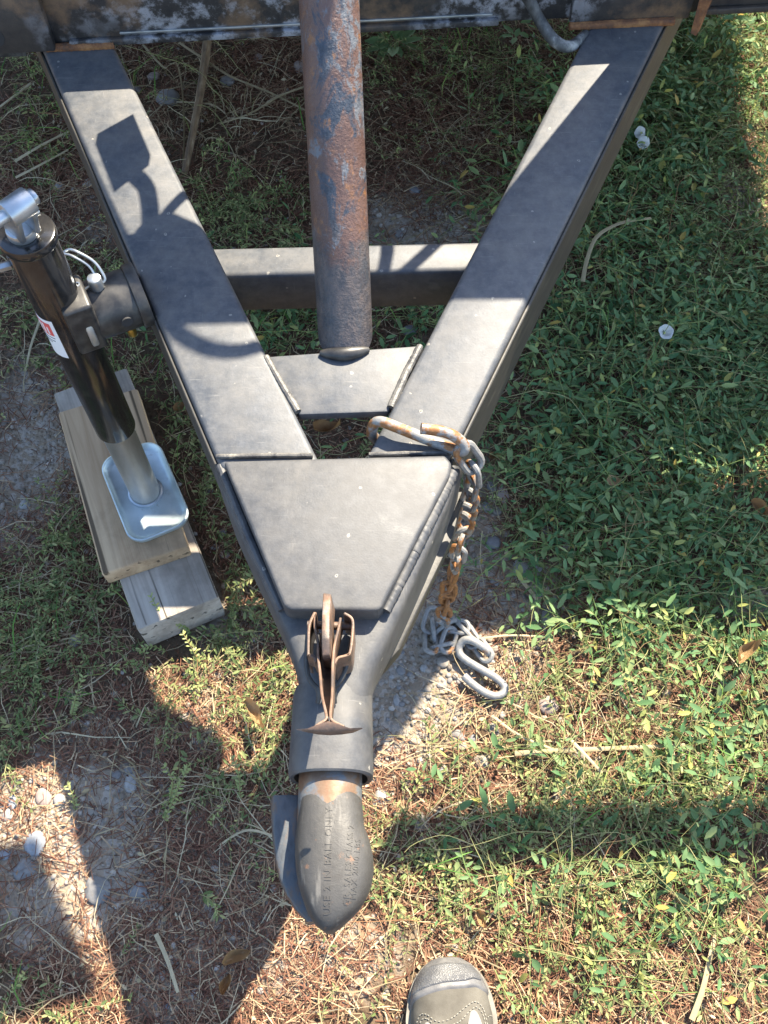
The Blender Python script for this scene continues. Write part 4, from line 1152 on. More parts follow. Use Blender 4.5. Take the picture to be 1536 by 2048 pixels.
def leaves_on(P, L0, L1, ratio, per=1, skip=1, tilt=0.35, petiole=0.2):
    n, k, _ = P.shape
    T = np.gradient(P, axis=1)
    B, Dd, Uu, LL = [], [], [], []
    vs_ = rng.uniform(0.4, 1.0, n) ** 0.8 * 1.45
    for i in range(skip, k):
        for p_ in range(per):
            sgn = 1 if (i + p_) % 2 else -1
            t_ = T[:, i]; ang = np.arctan2(t_[:, 1], t_[:, 0]) + sgn * rng.uniform(0.45, 1.25, n)
            pit = rng.normal(0.15, tilt, n)
            d = np.stack([np.cos(ang) * np.cos(pit), np.sin(ang) * np.cos(pit), np.sin(pit)], 1)
            u = np.stack([rng.normal(0, tilt, n), rng.normal(0, tilt, n), np.ones(n)], 1)
            L = rng.uniform(L0, L1, n) * vs_ * (1 - 0.35 * i / k)
            j = rng.uniform(0, 1, n)[:, None] if i < k - 1 else 0
            b = P[:, i] + (0 if i == k - 1 else (P[:, min(i + 1, k - 1)] - P[:, i]) * j) + d * (petiole * L)[:, None] * 0.5
            B.append(b); Dd.append(d); Uu.append(u); LL.append(L)
    B, Dd, Uu, LL = map(np.concatenate, (B, Dd, Uu, LL))
    keep = rng.uniform(0, 1, len(B)) < 0.93
    B, Dd, Uu, LL = B[keep], Dd[keep], Uu[keep], LL[keep]
    lowz = gz(B[:, 0], B[:, 1]) + 0.002
    B[:, 2] = np.maximum(B[:, 2], lowz)
    Dd[:, 2] = np.where(B[:, 2] < lowz + 0.004, np.abs(Dd[:, 2]), Dd[:, 2])
    return leaves_np(B, Dd, Uu, LL, LL * ratio * rng.uniform(0.8, 1.2, len(LL)), rng.uniform(0.0, 0.35, len(LL)))
# density fields from the survey: (px, py, rx, ry, weight)
def field(blobs, x, y):
    v = np.zeros_like(x)
    for px_, py_, rx, ry, wgt in blobs:
        c = at(px_, py_, 0); m_ = mpp(px_, py_)
        cosf = 1.0 / max(0.5, 1.0 - 0.0)
        # vertical pixels cover more ground the farther away they are
        dyw = abs(at(px_, py_ - ry / 2, 0).y - at(px_, py_ + ry / 2, 0).y)
        v += wgt * np.exp(-(((x - c.x) / (rx * m_)) ** 2 + ((y - c.y) / dyw) ** 2))
    return v
BARE = [(120, 1640, 120, 60, 0.5), (330, 1900, 160, 90, 0.35), (90, 1850, 90, 90, 0.35), (470, 1780, 90, 90, 0.3), (410, 1430, 60, 60, 0.5), (560, 1640, 70, 60, 0.4), (640, 1960, 120, 60, 0.4), (200, 1450, 120, 50, 0.35), (300, 1650, 160, 50, 0.4), (870, 1290, 110, 110, 1.2), (800, 1400, 70, 110, 1.0), (960, 1340, 90, 60, 1.0), (1040, 1190, 90, 70, 0.8), (960, 1000, 40, 120, 0.7), (60, 870, 90, 130, 0.8), (60, 1000, 80, 80, 0.6), (230, 420, 90, 60, 0.6), (150, 1590, 150, 70, 0.55), (100, 1720, 140, 80, 0.6), (230, 1790, 110, 60, 0.6), (470, 1250, 60, 110, 0.5), (350, 1960, 100, 80, 0.5), (690, 1890, 120, 50, 0.7), (1490, 400, 35, 50, 0.6), (1500, 1200, 60, 40, 0.6), (850, 430, 110, 70, 0.9), (420, 1410, 50, 50, 0.6), (760, 1500, 60, 120, 0.7), (310, 1600, 60, 60, 0.7)]
BIND = [(1300, 700, 260, 330, 1.35), (1200, 950, 230, 160, 1.1), (1450, 950, 150, 250, 1.2), (1400, 150, 170, 160, 0.9), (1300, 1150, 280, 110, 0.8), (1350, 1400, 220, 180, 0.06), (1200, 1730, 250, 60, 0.42), (1490, 1500, 70, 300, 0.6), (1000, 1650, 180, 90, 0.15), (1050, 1850, 120, 90, 0.25), (650, 640, 160, 60, 0.7), (820, 630, 60, 60, 0.7), (1490, 1850, 70, 160, 0.3), (1130, 1080, 90, 60, 0.5), (1250, 330, 70, 120, 0.5)]
KNOT = [(60, 1380, 60, 120, 0.8), (60, 1250, 100, 200, 0.8), (150, 650, 110, 100, 0.8), (60, 200, 80, 80, 0.4), (420, 1250, 120, 60, 0.9), (400, 1400, 110, 110, 1.0), (480, 1540, 100, 80, 0.6), (490, 430, 140, 60, 0.75), (440, 1120, 60, 150, 0.8), (360, 880, 60, 180, 0.7), (300, 1880, 180, 120, 0.35), (100, 1960, 120, 80, 0.3), (560, 1700, 120, 150, 0.45), (850, 1720, 150, 80, 0.5), (1150, 1500, 220, 170, 0.5), (1300, 1620, 180, 130, 0.5), (1000, 1500, 130, 90, 0.4), (1330, 1880, 200, 90, 0.5), (1000, 1800, 110, 70, 0.7), (860, 400, 120, 60, 0.25), (950, 130, 160, 80, 0.2), (1350, 300, 110, 200, 0.7), (1480, 100, 110, 140, 1.2), (1500, 500, 80, 200, 0.6), (1050, 1050, 110, 130, 0.5), (560, 560, 100, 60, 0.6), (830, 1420, 60, 60, 0.15), (170, 1100, 60, 120, 0.6), (770, 90, 60, 50, 0.6)]
LIT = [(520, 1390, 110, 110, 1.0), (250, 1460, 220, 70, 0.8), (280, 1660, 230, 80, 0.8), (350, 1850, 260, 130, 0.9), (620, 1950, 200, 100, 1.0), (850, 1600, 200, 110, 1.0), (1050, 1950, 260, 100, 1.0), (1050, 1450, 200, 120, 0.8), (880, 260, 200, 180, 0.9), (430, 200, 160, 130, 0.7), (150, 400, 150, 150, 0.6), (120, 1150, 120, 150, 0.7), (100, 2000, 150, 80, 0.9), (1300, 1980, 250, 100, 0.8), (480, 1130, 70, 150, 0.7), (1150, 1100, 130, 120, 0.6), (950, 1130, 60, 200, 0.4), (1300, 1560, 250, 120, 0.6), (60, 600, 80, 150, 0.5), (560, 1750, 120, 150, 0.9), (350, 650, 60, 150, 0.5), (780, 1750, 120, 80, 0.8), (420, 1600, 160, 100, 0.7)]
XR, YR = (-1.15, 1.2), (-0.32, 2.55)
at_ = ground.data.attributes.new('bare', 'FLOAT', 'POINT')
gv = np.zeros(len(ground.data.vertices) * 3, dtype=np.float32); ground.data.vertices.foreach_get('co', gv); gv = gv.reshape(-1, 3)
at_.data.foreach_set('value', np.clip(field(BARE, gv[:, 0].astype(float), gv[:, 1].astype(float)) + 0.35 * np.clip(fbm(gv[:, 0], gv[:, 1], 2.5, 77) - 0.5, 0, 1), 0, 1).astype(np.float32))
def scatter(n, blobs, base=0.0, bare=1.0, clump=None, seed=11):
    x = rng.uniform(*XR, n); y = rng.uniform(*YR, n)
    d = base + field(blobs, x, y) - bare * field(BARE, x, y)
    if clump: d = d * (0.25 + 1.5 * np.clip((fbm(x, y, clump, seed) - 0.28) * 2.6, 0, 1))
    # the strip outside the picture carries on as the picture's border does
    keep = rng.uniform(0, 1, n) < np.clip(d, 0, 1)
    # nothing grows through the timber
    qx = (x - blk.matrix_basis.translation.x); qy = (y - blk.matrix_basis.translation.y)
    u_ = qx * dw.x + qy * dw.y; v_ = qx * dl.x + qy * dl.y
    keep &= ~((np.abs(u_) < 0.075) & (np.abs(v_) < 0.25))
    keep &= ~((np.abs(x - 0.095) < 0.050) & (y < 0.045) & (y > -0.24))
    return x[keep], y[keep]
def stuff(name, V, F, mat, label, smooth=True):
    o = bpy.data.objects.new(name, np_mesh(name, V, F, mat, smooth))
    link(o); tag(o, label, None, None, 'stuff')
    return o
def clear_timber(P):
    qx = P[..., 0] - blk.matrix_basis.translation.x; qy = P[..., 1] - blk.matrix_basis.translation.y
    u_ = qx * dw.x + qy * dw.y; v_ = qx * dl.x + qy * dl.y
    bad = (np.abs(u_) < 0.072) & (np.abs(v_) < 0.25) & (P[..., 2] < 0.1)
    bad |= (np.abs(P[..., 0] - 0.095) < 0.060) & (P[..., 1] < 0.058) & (P[..., 2] > 0.014)
    return ~bad.any(axis=1)

# gravel
ico = bmesh.new(); bmesh.ops.create_icosphere(ico, subdivisions=1, radius=1.0)
IV = np.array([v.co[:] for v in ico.verts]); IF = np.array([[v.index for v in f.verts] for f in ico.faces]); ico.free()
def pebbles(x, y, r):
    n = len(x)
    S = np.stack([rng.uniform(0.75, 1.3, n), rng.uniform(0.75, 1.2, n), rng.uniform(0.45, 0.8, n)], 1)
    a = rng.uniform(0, 2 * PI, n)
    V = IV[None] * S[:, None] * (1 + rng.normal(0, 0.12, (n, len(IV), 1)))
    xr = V[..., 0] * np.cos(a)[:, None] - V[..., 1] * np.sin(a)[:, None]; yr = V[..., 0] * np.sin(a)[:, None] + V[..., 1] * np.cos(a)[:, None]
    V = np.stack([xr, yr, V[..., 2]], 2) * r[:, None, None]
    V += np.stack([x, y, gz(x, y) + r * 0.18], 1)[:, None]
    return V.reshape(-1, 3), (IF[None] + (np.arange(n) * len(IV))[:, None, None]).reshape(-1, 3)
x = rng.uniform(*XR, 75000); y = rng.uniform(*YR, 75000)
k = rng.uniform(0, 1, 75000) < np.clip(0.10 + 0.6 * field(BARE, x, y), 0, 0.85)
x, y = x[k], y[k]
V, F = pebbles(x, y, 0.0011 + 0.0058 * rng.uniform(0, 1, len(x)) ** 3.6)
stuff('gravel', V, F, 'gravel', 'fine grey gravel scattered over the bare dirt', False)
# needle and stem litter
x, y = scatter(250000, LIT, 0.42, 0.50, 7, 21)
n = len(x); a = rng.uniform(0, 2 * PI, n); L = rng.uniform(0.012, 0.055, n); cv = rng.normal(0, 0.5, n)
z0 = gz(x, y) + 0.001 + 0.010 * rng.uniform(0, 1, n) ** 1.6
P = np.zeros((n, 3, 3)); sl_ = rng.normal(0, 0.13, n)
for i, tpar in enumerate((-0.5, 0, 0.5)):
    ai = a + cv * tpar
    P[:, i, 0] = x + np.cos(ai) * L * tpar; P[:, i, 1] = y + np.sin(ai) * L * tpar; P[:, i, 2] = z0 + sl_ * L * tpar
P[:, :, 2] = np.maximum(P[:, :, 2], gz(P[:, :, 0], P[:, :, 1]) + 0.0008)
roll = rng.normal(0, 0.5, n)
side = np.stack([-np.sin(a) * np.cos(roll), np.cos(a) * np.cos(roll), np.sin(roll)], 1)
ok = clear_timber(P)
V, F = strips_np(P[ok], rng.uniform(0.0010, 0.0024, n)[ok], side[ok])
stuff('needle_litter', V, F, 'needle', 'reddish brown dead needles and stems littering the dirt')
# straw
x, y = scatter(9000, LIT + [(150, 300, 250, 250, 0.7), (1150, 1500, 250, 150, 0.4)], 0.10, 0.4, 5, 31)
n = len(x); L = rng.uniform(0.03, 0.15, n); a = rng.uniform(0, 2 * PI, n)
P = vines(n, x, y, L, 6, 0.022, 0.22, a)
side = np.stack([-np.sin(a), np.cos(a), rng.normal(0, 0.4, n)], 1)
ok = clear_timber(P)
V, F = strips_np(P[ok], rng.uniform(0.0010, 0.0026, n)[ok], side[ok])
stuff('straw_litter', V, F, 'straw', 'dry yellow straw lying loose on the dirt')
# dead brown weed under the tongue
x, y = scatter(9000, [(880, 260, 200, 190, 1.0), (420, 220, 130, 120, 0.5), (780, 150, 90, 100, 0.6), (1000, 1900, 250, 120, 0.25)], 0.0, 0.6, 6, 41)
n = len(x)
P = vines(n, x, y, rng.uniform(0.04, 0.13, n), 7, 0.05, 0.5)
V, F = tubes_np(P, rng.uniform(0.0009, 0.0018, n))
stuff('dead_weed', V, F, 'dead_weed', 'wiry reddish dead weed under the tongue')
# knotweed
x, y = scatter(19000, KNOT, 0.05, 0.85, 6, 51)
n = len(x)
P = vines(n, x, y, rng.uniform(0.05, 0.15, n), 10, 0.034, 0.30)
ok = clear_timber(P); P = P[ok]
V, F = tubes_np(P, rng.uniform(0.0009, 0.0017, len(P)))
stuff('knotweed_stems', V, F, 'stem_pale', 'wiry stems of the knotweed mat')
V, F = leaves_on(P, 0.007, 0.0135, 0.36, 2, 1, 0.5)
stuff('knotweed', V, F, 'leaf_knotweed', 'mat of small leaved grey green knotweed')
k = rng.uniform(0, 1, len(P)) < 0.22
Pt = P[k][:, 5:].copy(); Pt[:, :, 2] += 0.008
V, F = leaves_on(Pt, 0.004, 0.0075, 0.42, 4, 1, 0.7)
stuff('knotweed_tips', V, F, 'leaf_pale', 'pale yellow green tips of the knotweed')
# bindweed
x, y = scatter(15500, BIND, 0.0, 0.95, 4, 61)
n = len(x)
hf_ = 0.035 + 0.06 * np.clip((fbm(x, y, 5, 91) - 0.3) * 2.5, 0, 1)
P = vines(n, x, y, rng.uniform(0.10, 0.26, n), 10, hf_, 0.25)
ok = clear_timber(P); P = P[ok]
V, F = tubes_np(P, rng.uniform(0.0011, 0.0021, len(P)))
stuff('bindweed_stems', V, F, 'stem_green', 'thin green stems running through the bindweed')
V, F = leaves_on(P, 0.012, 0.028, 0.39, 1, 1, 0.5)
stuff('bindweed', V, F, 'leaf_bindweed', 'dense green bindweed leaves covering the right side')

# long runners
x, y = scatter(3600, BIND + [(1200, 1550, 260, 200, 0.8), (1100, 1850, 250, 120, 0.6), (1080, 1120, 120, 120, 0.5)], 0.02, 0.3, 5, 101)
n = len(x)
P = vines(n, x, y, rng.uniform(0.12, 0.34, n), 14, 0.07, 0.20)
ok = clear_timber(P)
V, F = tubes_np(P[ok], rng.uniform(0.0011, 0.0020, n)[ok])
stuff('runner_stems', V, F, 'stem_pale', 'long pale runners tangled through the green patch')
# grass blades and dry leaf flakes
x, y = scatter(9000, [(1480, 120, 130, 160, 1.0), (1400, 330, 100, 120, 0.5), (120, 230, 140, 150, 0.7), (1450, 1300, 150, 200, 0.4), (960, 130, 140, 90, 0.5), (180, 720, 120, 150, 0.5), (1150, 1120, 180, 90, 0.4), (60, 1450, 90, 160, 0.5), (1100, 1850, 250, 120, 0.3)], 0.06, 0.6, 8, 71)
n = len(x); a = rng.uniform(0, 2 * PI, n)
P = vines(n, x, y, rng.uniform(0.03, 0.10, n), 6, 0.055, 0.25, a)
ok = clear_timber(P)
side = np.stack([-np.sin(a), np.cos(a), rng.normal(0, 0.5, n)], 1)
V, F = strips_np(P[ok], rng.uniform(0.0012, 0.0030, n)[ok], side[ok])
stuff('grass', V, F, 'grass_blade', 'thin green grass blades among the weeds')
x, y = scatter(16000, LIT, 0.15, 0.3, 9, 81)
n = len(x); a = rng.uniform(0, 2 * PI, n)
B = np.stack([x, y, gz(x, y) + rng.uniform(0.001, 0.010, n)], 1)
d = np.stack([np.cos(a), np.sin(a), rng.normal(0, 0.25, n)], 1)
u = np.stack([rng.normal(0, 0.5, n), rng.normal(0, 0.5, n), np.ones(n)], 1)
L = rng.uniform(0.004, 0.014, n)
V, F = leaves_np(B, d, u, L, L * rng.uniform(0.25, 0.6, n), rng.uniform(-0.3, 0.5, n))
stuff('leaf_litter', V, F, 'straw', 'small dry leaf flakes mixed into the needle litter')

# ------------------------------------------------------------------ single plants, stalks, leaves, stones
def leaf_me(name, L, W, mat):
    V, F = leaves_np(np.zeros((1, 3)), np.array([[1.0, 0, 0]]), np.array([[0, 0, 1.0]]), np.array([L]), np.array([W]), np.array([0.15]))
    return np_mesh(name, V, F, mat)
LM = {'bind': leaf_me('leaf', 0.020, 0.0078, 'leaf_bindweed'), 'knot': leaf_me('leaf', 0.0095, 0.0035, 'leaf_knotweed'), 'pale': leaf_me('leaf', 0.0085, 0.0036, 'leaf_pale'), 'broad': leaf_me('leaf', 0.034, 0.016, 'leaf_bindweed')}
def put_leaf(kind, p, yaw, pit, roll, parent, sc=1.0):
    o = bpy.data.objects.new('leaf', LM[kind])
    w = Matrix.Translation(Vector(p)) @ Matrix.Rotation(yaw, 4, 'Z') @ Matrix.Rotation(-pit, 4, 'Y') @ Matrix.Rotation(roll, 4, 'X') @ Matrix.Scale(sc, 4)
    link(o, parent, w)
def plant(name, pts, kind, label, cat, step=0.010, r=0.0010, sc=1.0, per=1, group=None):
    P = smooth_path(pts, 8)
    t_ = thing(name, (P[0].x, P[0].y, gzf(P[0].x, P[0].y)), label, cat, group)
    from_bm('stem', tube_bm(P, [r * (1 - 0.5 * i / len(P)) for i in range(len(P))], 6), 'stem_green', t_)
    acc = 0; k = 0
    for a, b in zip(P, P[1:]):
        acc += (b - a).length
        if acc > step:
            acc = 0
            for j in range(per):
                k += 1
                yaw = math.atan2((b - a).y, (b - a).x) + (1 if k % 2 else -1) * random.uniform(0.5, 1.3)
                put_leaf(kind, a, yaw, random.uniform(-0.2, 0.6), random.uniform(-0.4, 0.4), t_, sc * random.uniform(0.7, 1.15))
    return t_
def gp_(px, py, h): # point h above the ground seen at the pixel
    p = at(px, py, h); return Vector((p.x, p.y, gzf(p.x, p.y) + h))
zo = lambda a, b: (1000 + a / 2.866, 300 + b / 2.866)
VN = [([(690, 100), (800, 170), (930, 260), (1100, 360), (1340, 490)], 'long bindweed runner slanting away from the right arm near the white flowers'),
      ([(640, 190), (620, 300), (650, 480), (700, 780)], 'thin twining bindweed shoot crossing the curved pale grass blade'),
      ([(1140, 1020), (1130, 870), (1105, 700), (1040, 650)], 'hooked bindweed shoot above and right of the open white flower'),
      ([(540, 1470), (620, 1395), (820, 1240), (885, 1110), (820, 960), (885, 880)], 'pale twining bindweed shoot just left of the open white flower'),
      ([(430, 1100), (495, 960), (470, 820), (390, 730)], 'bindweed shoot climbing beside the right arm below the curved grass blade'),
      ([(1250, 850), (1210, 720), (1245, 590)], 'short upright bindweed tip near the right edge of the green patch'),
      ([(880, 1520), (780, 1450), (620, 1420), (550, 1470)], 'arching bindweed runner low in the green patch below the flower')]
for pts, lab in VN:
    n_ = len(pts)
    plant('bindweed_shoot', [gp_(*zo(*p), 0.05 + 0.025 * i / (n_ - 1)) for i, p in enumerate(pts)], 'bind', lab, 'vine', 0.016, 0.0011, 0.62, 1, 'bindweed shoots')
plant('bindweed_shoot', [gp_(1060, 1850, 0.02), gp_(1000, 1790, 0.04), gp_(945, 1760, 0.05), gp_(920, 1690, 0.055)], 'bind', 'light green bindweed shoot reaching up between coupler nose and shoe', 'vine', 0.012, 0.0012, 0.8, 1, 'bindweed shoots')
plant('bindweed_shoot', [gp_(990, 1940, 0.02), gp_(1020, 2000, 0.03), gp_(1060, 2046, 0.03)], 'bind', 'short bindweed sprig right beside the shoe', 'vine', 0.012, 0.0011, 0.7, 1, 'bindweed shoots')
KN = [([(380, 1262, 0.02), (350, 1240, 0.06), (320, 1222, 0.09), (300, 1190, 0.105)], 'knotweed sprig with pale tips leaning over the end of the grey block'),
      ([(330, 1300, 0.01), (300, 1290, 0.03), (270, 1300, 0.035)], 'small knotweed plant at the foot of the grey block'),
      ([(400, 1330, 0.01), (380, 1290, 0.05), (365, 1265, 0.06)], 'leafy knotweed clump in the sun just below the grey block'),
      ([(340, 1600, 0.01), (345, 1560, 0.05), (325, 1530, 0.065)], 'pale flowering knotweed stem right of the round white stone'),
      ([(330, 1640, 0.01), (360, 1570, 0.05), (375, 1535, 0.07)], 'taller pale knotweed stem between white stone and coupler'),
      ([(480, 1600, 0.01), (475, 1540, 0.05), (460, 1510, 0.06)], 'knotweed sprig close to the left jaw of the coupler'),
      ([(150, 1620, 0.0), (145, 1590, 0.03), (135, 1570, 0.035)], 'tiny yellow green sprig beside the pink stone'),
      ([(140, 1430, 0.01), (150, 1390, 0.05), (165, 1350, 0.06)], 'knotweed tuft above the left sunlit patch')]
for pts, lab in KN:
    t_ = plant('knotweed_plant', [gp_(*p) for p in pts], 'pale', lab, 'plant', 0.005, 0.0009, 0.95, 3, 'knotweed sprigs')
# broad leaved rosette behind the pipe
ro = gp_(790, 95, 0.01)
t_ = thing('broadleaf_weed', (ro.x, ro.y, gzf(ro.x, ro.y)), 'broad leaved green weed growing just right of the pipe under the beam', 'plant')
for k in range(11):
    a = 2 * PI * k / 11 + random.uniform(-0.2, 0.2)
    put_leaf('broad', ro + Vector((math.cos(a) * 0.012, math.sin(a) * 0.012, 0.01)), a, random.uniform(0.05, 0.5), random.uniform(-0.2, 0.2), t_, random.uniform(1.2, 2.0))
ro = gp_(1030, 85, 0.03)
t_ = thing('broadleaf_weed', (ro.x, ro.y, gzf(ro.x, ro.y)), 'small bright weed with round leaves beside the looping cable', 'plant')
for k in range(6):
    a = 1.2 + 2 * PI * k / 6
    put_leaf('broad', ro + Vector((math.cos(a) * 0.006, math.sin(a) * 0.02, 0.01 * k)), a, 0.3, 0.1, t_, random.uniform(0.8, 1.1))
# bindweed flowers
def flower(px, py, h, rad, tilt, yaw, label):
    c = gp_(px, py, h)
    t_ = thing('bindweed_flower', (c.x, c.y, gzf(c.x, c.y)), label, 'flower', 'white bindweed flowers')
    rings = []
    for rr, zz in ((0.10, -0.95), (0.16, -0.75), (0.26, -0.52), (0.42, -0.28), (0.62, -0.10), (0.82, 0.0), (0.96, 0.03), (1.0, 0.0)):
        ring = []
        for k in range(50):
            a = 2 * PI * k / 50
            wob = 1 + 0.07 * math.cos(5 * a) * max(0, rr - 0.4)+ 0.02 * math.sin(3 * a + rr)
            ring.append(Vector((rr * wob * math.cos(a), rr * wob * math.sin(a), zz + 0.03 * math.cos(10 * a) * (rr > 0.9))) * rad)
        rings.append(ring)
    Rx = Matrix.Translation(c) @ Matrix.Rotation(yaw, 4, 'Z') @ Matrix.Rotation(tilt, 4, 'X')
    bm = loft_bm(rings, False)
    bmesh.ops.solidify(bm, geom=list(bm.faces), thickness=0.0004)
    bmesh.ops.transform(bm, matrix=Rx, verts=bm.verts)
    from_bm('petals', bm, 'petal', t_)
    bm = bmesh.new(); bmesh.ops.create_icosphere(bm, subdivisions=2, radius=rad * 0.16)
    bmesh.ops.transform(bm, matrix=Rx @ Matrix.Translation((0, 0, -rad * 0.55)), verts=bm.verts)
    from_bm('throat', bm, 'flower_throat', t_)
    e = Rx @ Vector((0, 0, -rad * 0.95))
    from_bm('stem', tube_bm(smooth_path([(c.x, c.y + 0.01, gzf(c.x, c.y) + 0.002), e + Vector((0.002, 0.004, -0.012)), e], 5), 0.0009, 6), 'stem_green', t_)
flower(1332, 664, 0.065, 0.0145, 0.35, 0.3, 'open white bindweed flower standing alone in the green patch')
flower(1281, 261, 0.06, 0.0125, 0.9, -0.9, 'upper of two white bindweed flowers beside the right arm')
flower(1287, 284, 0.055, 0.0135, 0.8, -0.7, 'lower of two white bindweed flowers beside the right arm')
# dry stalks and sticks
def stalk(name, pts, w_px, label, cat='stalk', mat='straw', flat=True, group=None):
    P = smooth_path([gp_(*p) for p in pts], 6)
    m_ = mpp(pts[0][0], pts[0][1]); r = w_px * m_ / 2
    bm = bmesh.new(); seg = 7; rings = []
    T, N = frames(P)
    for i, p in enumerate(P):
        B = T[i].cross(N[i]); k_ = 1 - 0.35 * i / len(P)
        rings.append([bm.verts.new(p + B * math.cos(2 * PI * j / seg) * r * k_ + N[i] * math.sin(2 * PI * j / seg) * r * k_ * (0.35 if flat else 0.9) + Vector((0, 0, r * 0.3))) for j in range(seg)])
    for a, b in zip(rings, rings[1:]):
        for j in range(seg): bm.faces.new((a[j], a[(j + 1) % seg], b[(j + 1) % seg], b[j]))
    bm.faces.new(rings[0][::-1]); bm.faces.new(rings[-1])
    o = from_bm(name, bm, mat)
    return tag(o, label, cat, group)
stalk('stick', [(414, 80, 0.03), (404, 160, 0.025), (386, 260, 0.02), (369, 345, 0.012)], 18, 'thick brown stick lying between left arm and pipe', 'stick', 'stick_bark', False)
stalk('dry_stalk', [(285, 85, 0.01), (325, 130, 0.02), (338, 128, 0.03), (354, 126, 0.03), (364, 180, 0.02), (368, 260, 0.015), (366, 330, 0.01)], 5, 'kinked yellow stalk running beside the thick brown stick')
stalk('dry_stalk', [(358, 82, 0.012), (400, 112, 0.02), (460, 150, 0.02), (540, 185, 0.015), (612, 220, 0.01)], 6, 'straight pale stalk slanting from the brown stick to the pipe')
stalk('dry_stalk', [(612, 168, 0.015), (560, 190, 0.018), (500, 225, 0.015), (440, 248, 0.01)], 6, 'pale stalk crossing the straight one near the pipe')
stalk('dry_stalk', [(352, 200, 0.012), (420, 205, 0.02), (450, 225, 0.01)], 4, 'short bent stalk left of the pipe over the grey stones')
stalk('dry_stalk', [(28, 318, 0.015), (80, 290, 0.025), (140, 260, 0.015)], 8, 'upper of two dry stalks left of the left arm above the jack')
stalk('dry_stalk', [(30, 352, 0.012), (75, 330, 0.02), (136, 298, 0.012)], 7, 'lower of two dry stalks left of the left arm above the jack')
stalk('dry_stalk', [(60, 165, 0.012), (10, 205, 0.02), (-20, 225, 0.012)], 7, 'dry stalk at the upper left edge under the beam')
stalk('grass_blade', [(1166, 560, 0.055), (1175, 515, 0.065), (1192, 475, 0.07), (1225, 452, 0.07), (1262, 441, 0.068), (1302, 437, 0.06)], 9, 'curved pale dry grass blade beside the right arm', 'grass blade')
stalk('dry_stalk', [(1030, 1506, 0.02), (1140, 1500, 0.026), (1260, 1494, 0.026), (1372, 1488, 0.02)], 11, 'wide flat straw lying level in the sunlit weeds', 'stalk')
stalk('dry_stalk', [(1140, 1478, 0.028), (1172, 1510, 0.032), (1204, 1546, 0.02)], 8, 'short broken stalk crossing the wide flat straw')
stalk('dry_stalk', [(1384, 2040, 0.02), (1405, 1980, 0.02), (1420, 1920, 0.022), (1432, 1868, 0.015)], 13, 'pale upright stalk at the lower right corner')
stalk('dry_stalk', [(985, 1430, 0.02), (1040, 1470, 0.025), (1110, 1500, 0.02)], 6, 'thin stalk under the pink stone right of the S hook')
stalk('dry_stalk', [(312, 1868, 0.012), (335, 1920, 0.015), (356, 1985, 0.01)], 10, 'pale straw in the shade left of the coupler nose')
stalk('dry_stalk', [(1040, 1152, 0.012), (1066, 1182, 0.014), (1082, 1205, 0.01)], 9, 'stubby twig among pebbles right of the chain')
stalk('dry_stalk', [(930, 1282, 0.012), (1010, 1268, 0.02), (1090, 1270, 0.02)], 5, 'thin straw just behind the ground hook')
stalk('dry_stalk', [(590, 1690, 0.01), (500, 1660, 0.02), (440, 1690, 0.01)], 6, 'dry stalk in the sun left of the side jaw')
stalk('dry_stalk', [(80, 640, 0.02), (60, 690, 0.02), (50, 740, 0.01)], 6, 'dry stalk left of the jack tube')
# dead leaves
def dead_leaf(px, py, L, W, yaw, label, h=0.02, curl=1.1):
    c = gp_(px, py, h); bm = bmesh.new(); G = []
    for i in range(9):
        u = i / 8; w_ = W * math.sin(PI * min(1, u * 0.93 + 0.05)) ** 0.8
        row = []
        for j in range(5):
            v = (j - 2) / 2
            row.append(bm.verts.new((L * (u - 0.5), w_ * v / 2 + 0.06 * L * math.sin(u * 5), curl * L * (u - 0.5) ** 2 + curl * 0.6 * W * v * v + 0.25 * L * math.sin(u * 4.2 + 0.6) * v * 0.5 + random.uniform(-1, 1) * 0.0012)))
        G.append(row)
    for a, b in zip(G, G[1:]):
        for j in range(4): bm.faces.new((a[j], a[j + 1], b[j + 1], b[j]))
    bmesh.ops.solidify(bm, geom=list(bm.faces), thickness=0.0005)
    o = from_bm('dead_leaf', bm, 'dead_leaf', None, Matrix.Translation(c) @ Matrix.Rotation(yaw, 4, 'Z') @ Matrix.Rotation(random.uniform(-0.3, 0.3), 4, 'X'))
    return tag(o, label, 'leaf', 'fallen dead leaves')
dead_leaf(474, 1912, 0.042, 0.018, 0.5, 'upper half of curled orange leaf left of the shoe')
dead_leaf(450, 1968, 0.028, 0.014, 1.3, 'small orange leaf piece below the curled one')
dead_leaf(508, 1435, 0.055, 0.016, -0.9, 'tan dead leaf hanging in weeds left of the sleeve', 0.04)
dead_leaf(962, 1838, 0.026, 0.014, -1.1, 'small tan leaf right of the coupler nose', 0.03)
dead_leaf(1226, 960, 0.026, 0.020, 0.4, 'round yellowish leaf in the shaded green patch', 0.045, 0.3)
dead_leaf(1488, 1306, 0.05, 0.022, 0.9, 'brown tinged leaf near the right edge', 0.05)
dead_leaf(990, 912, 0.022, 0.014, 0.2, 'little orange leaf right of the top chain link')
dead_leaf(806, 1268, 0.04, 0.018, -1.2, 'orange leaf poking out under the neck', 0.05)
dead_leaf(1522, 1016, 0.04, 0.02, -0.7, 'brown leaf cut by the right picture edge', 0.05)
dead_leaf(655, 858, 0.05, 0.022, 0.3, 'orange leaf seen through the gap behind the gusset')
dead_leaf(365, 815, 0.035, 0.016, 0.6, 'tan leaf between lumber and left arm')

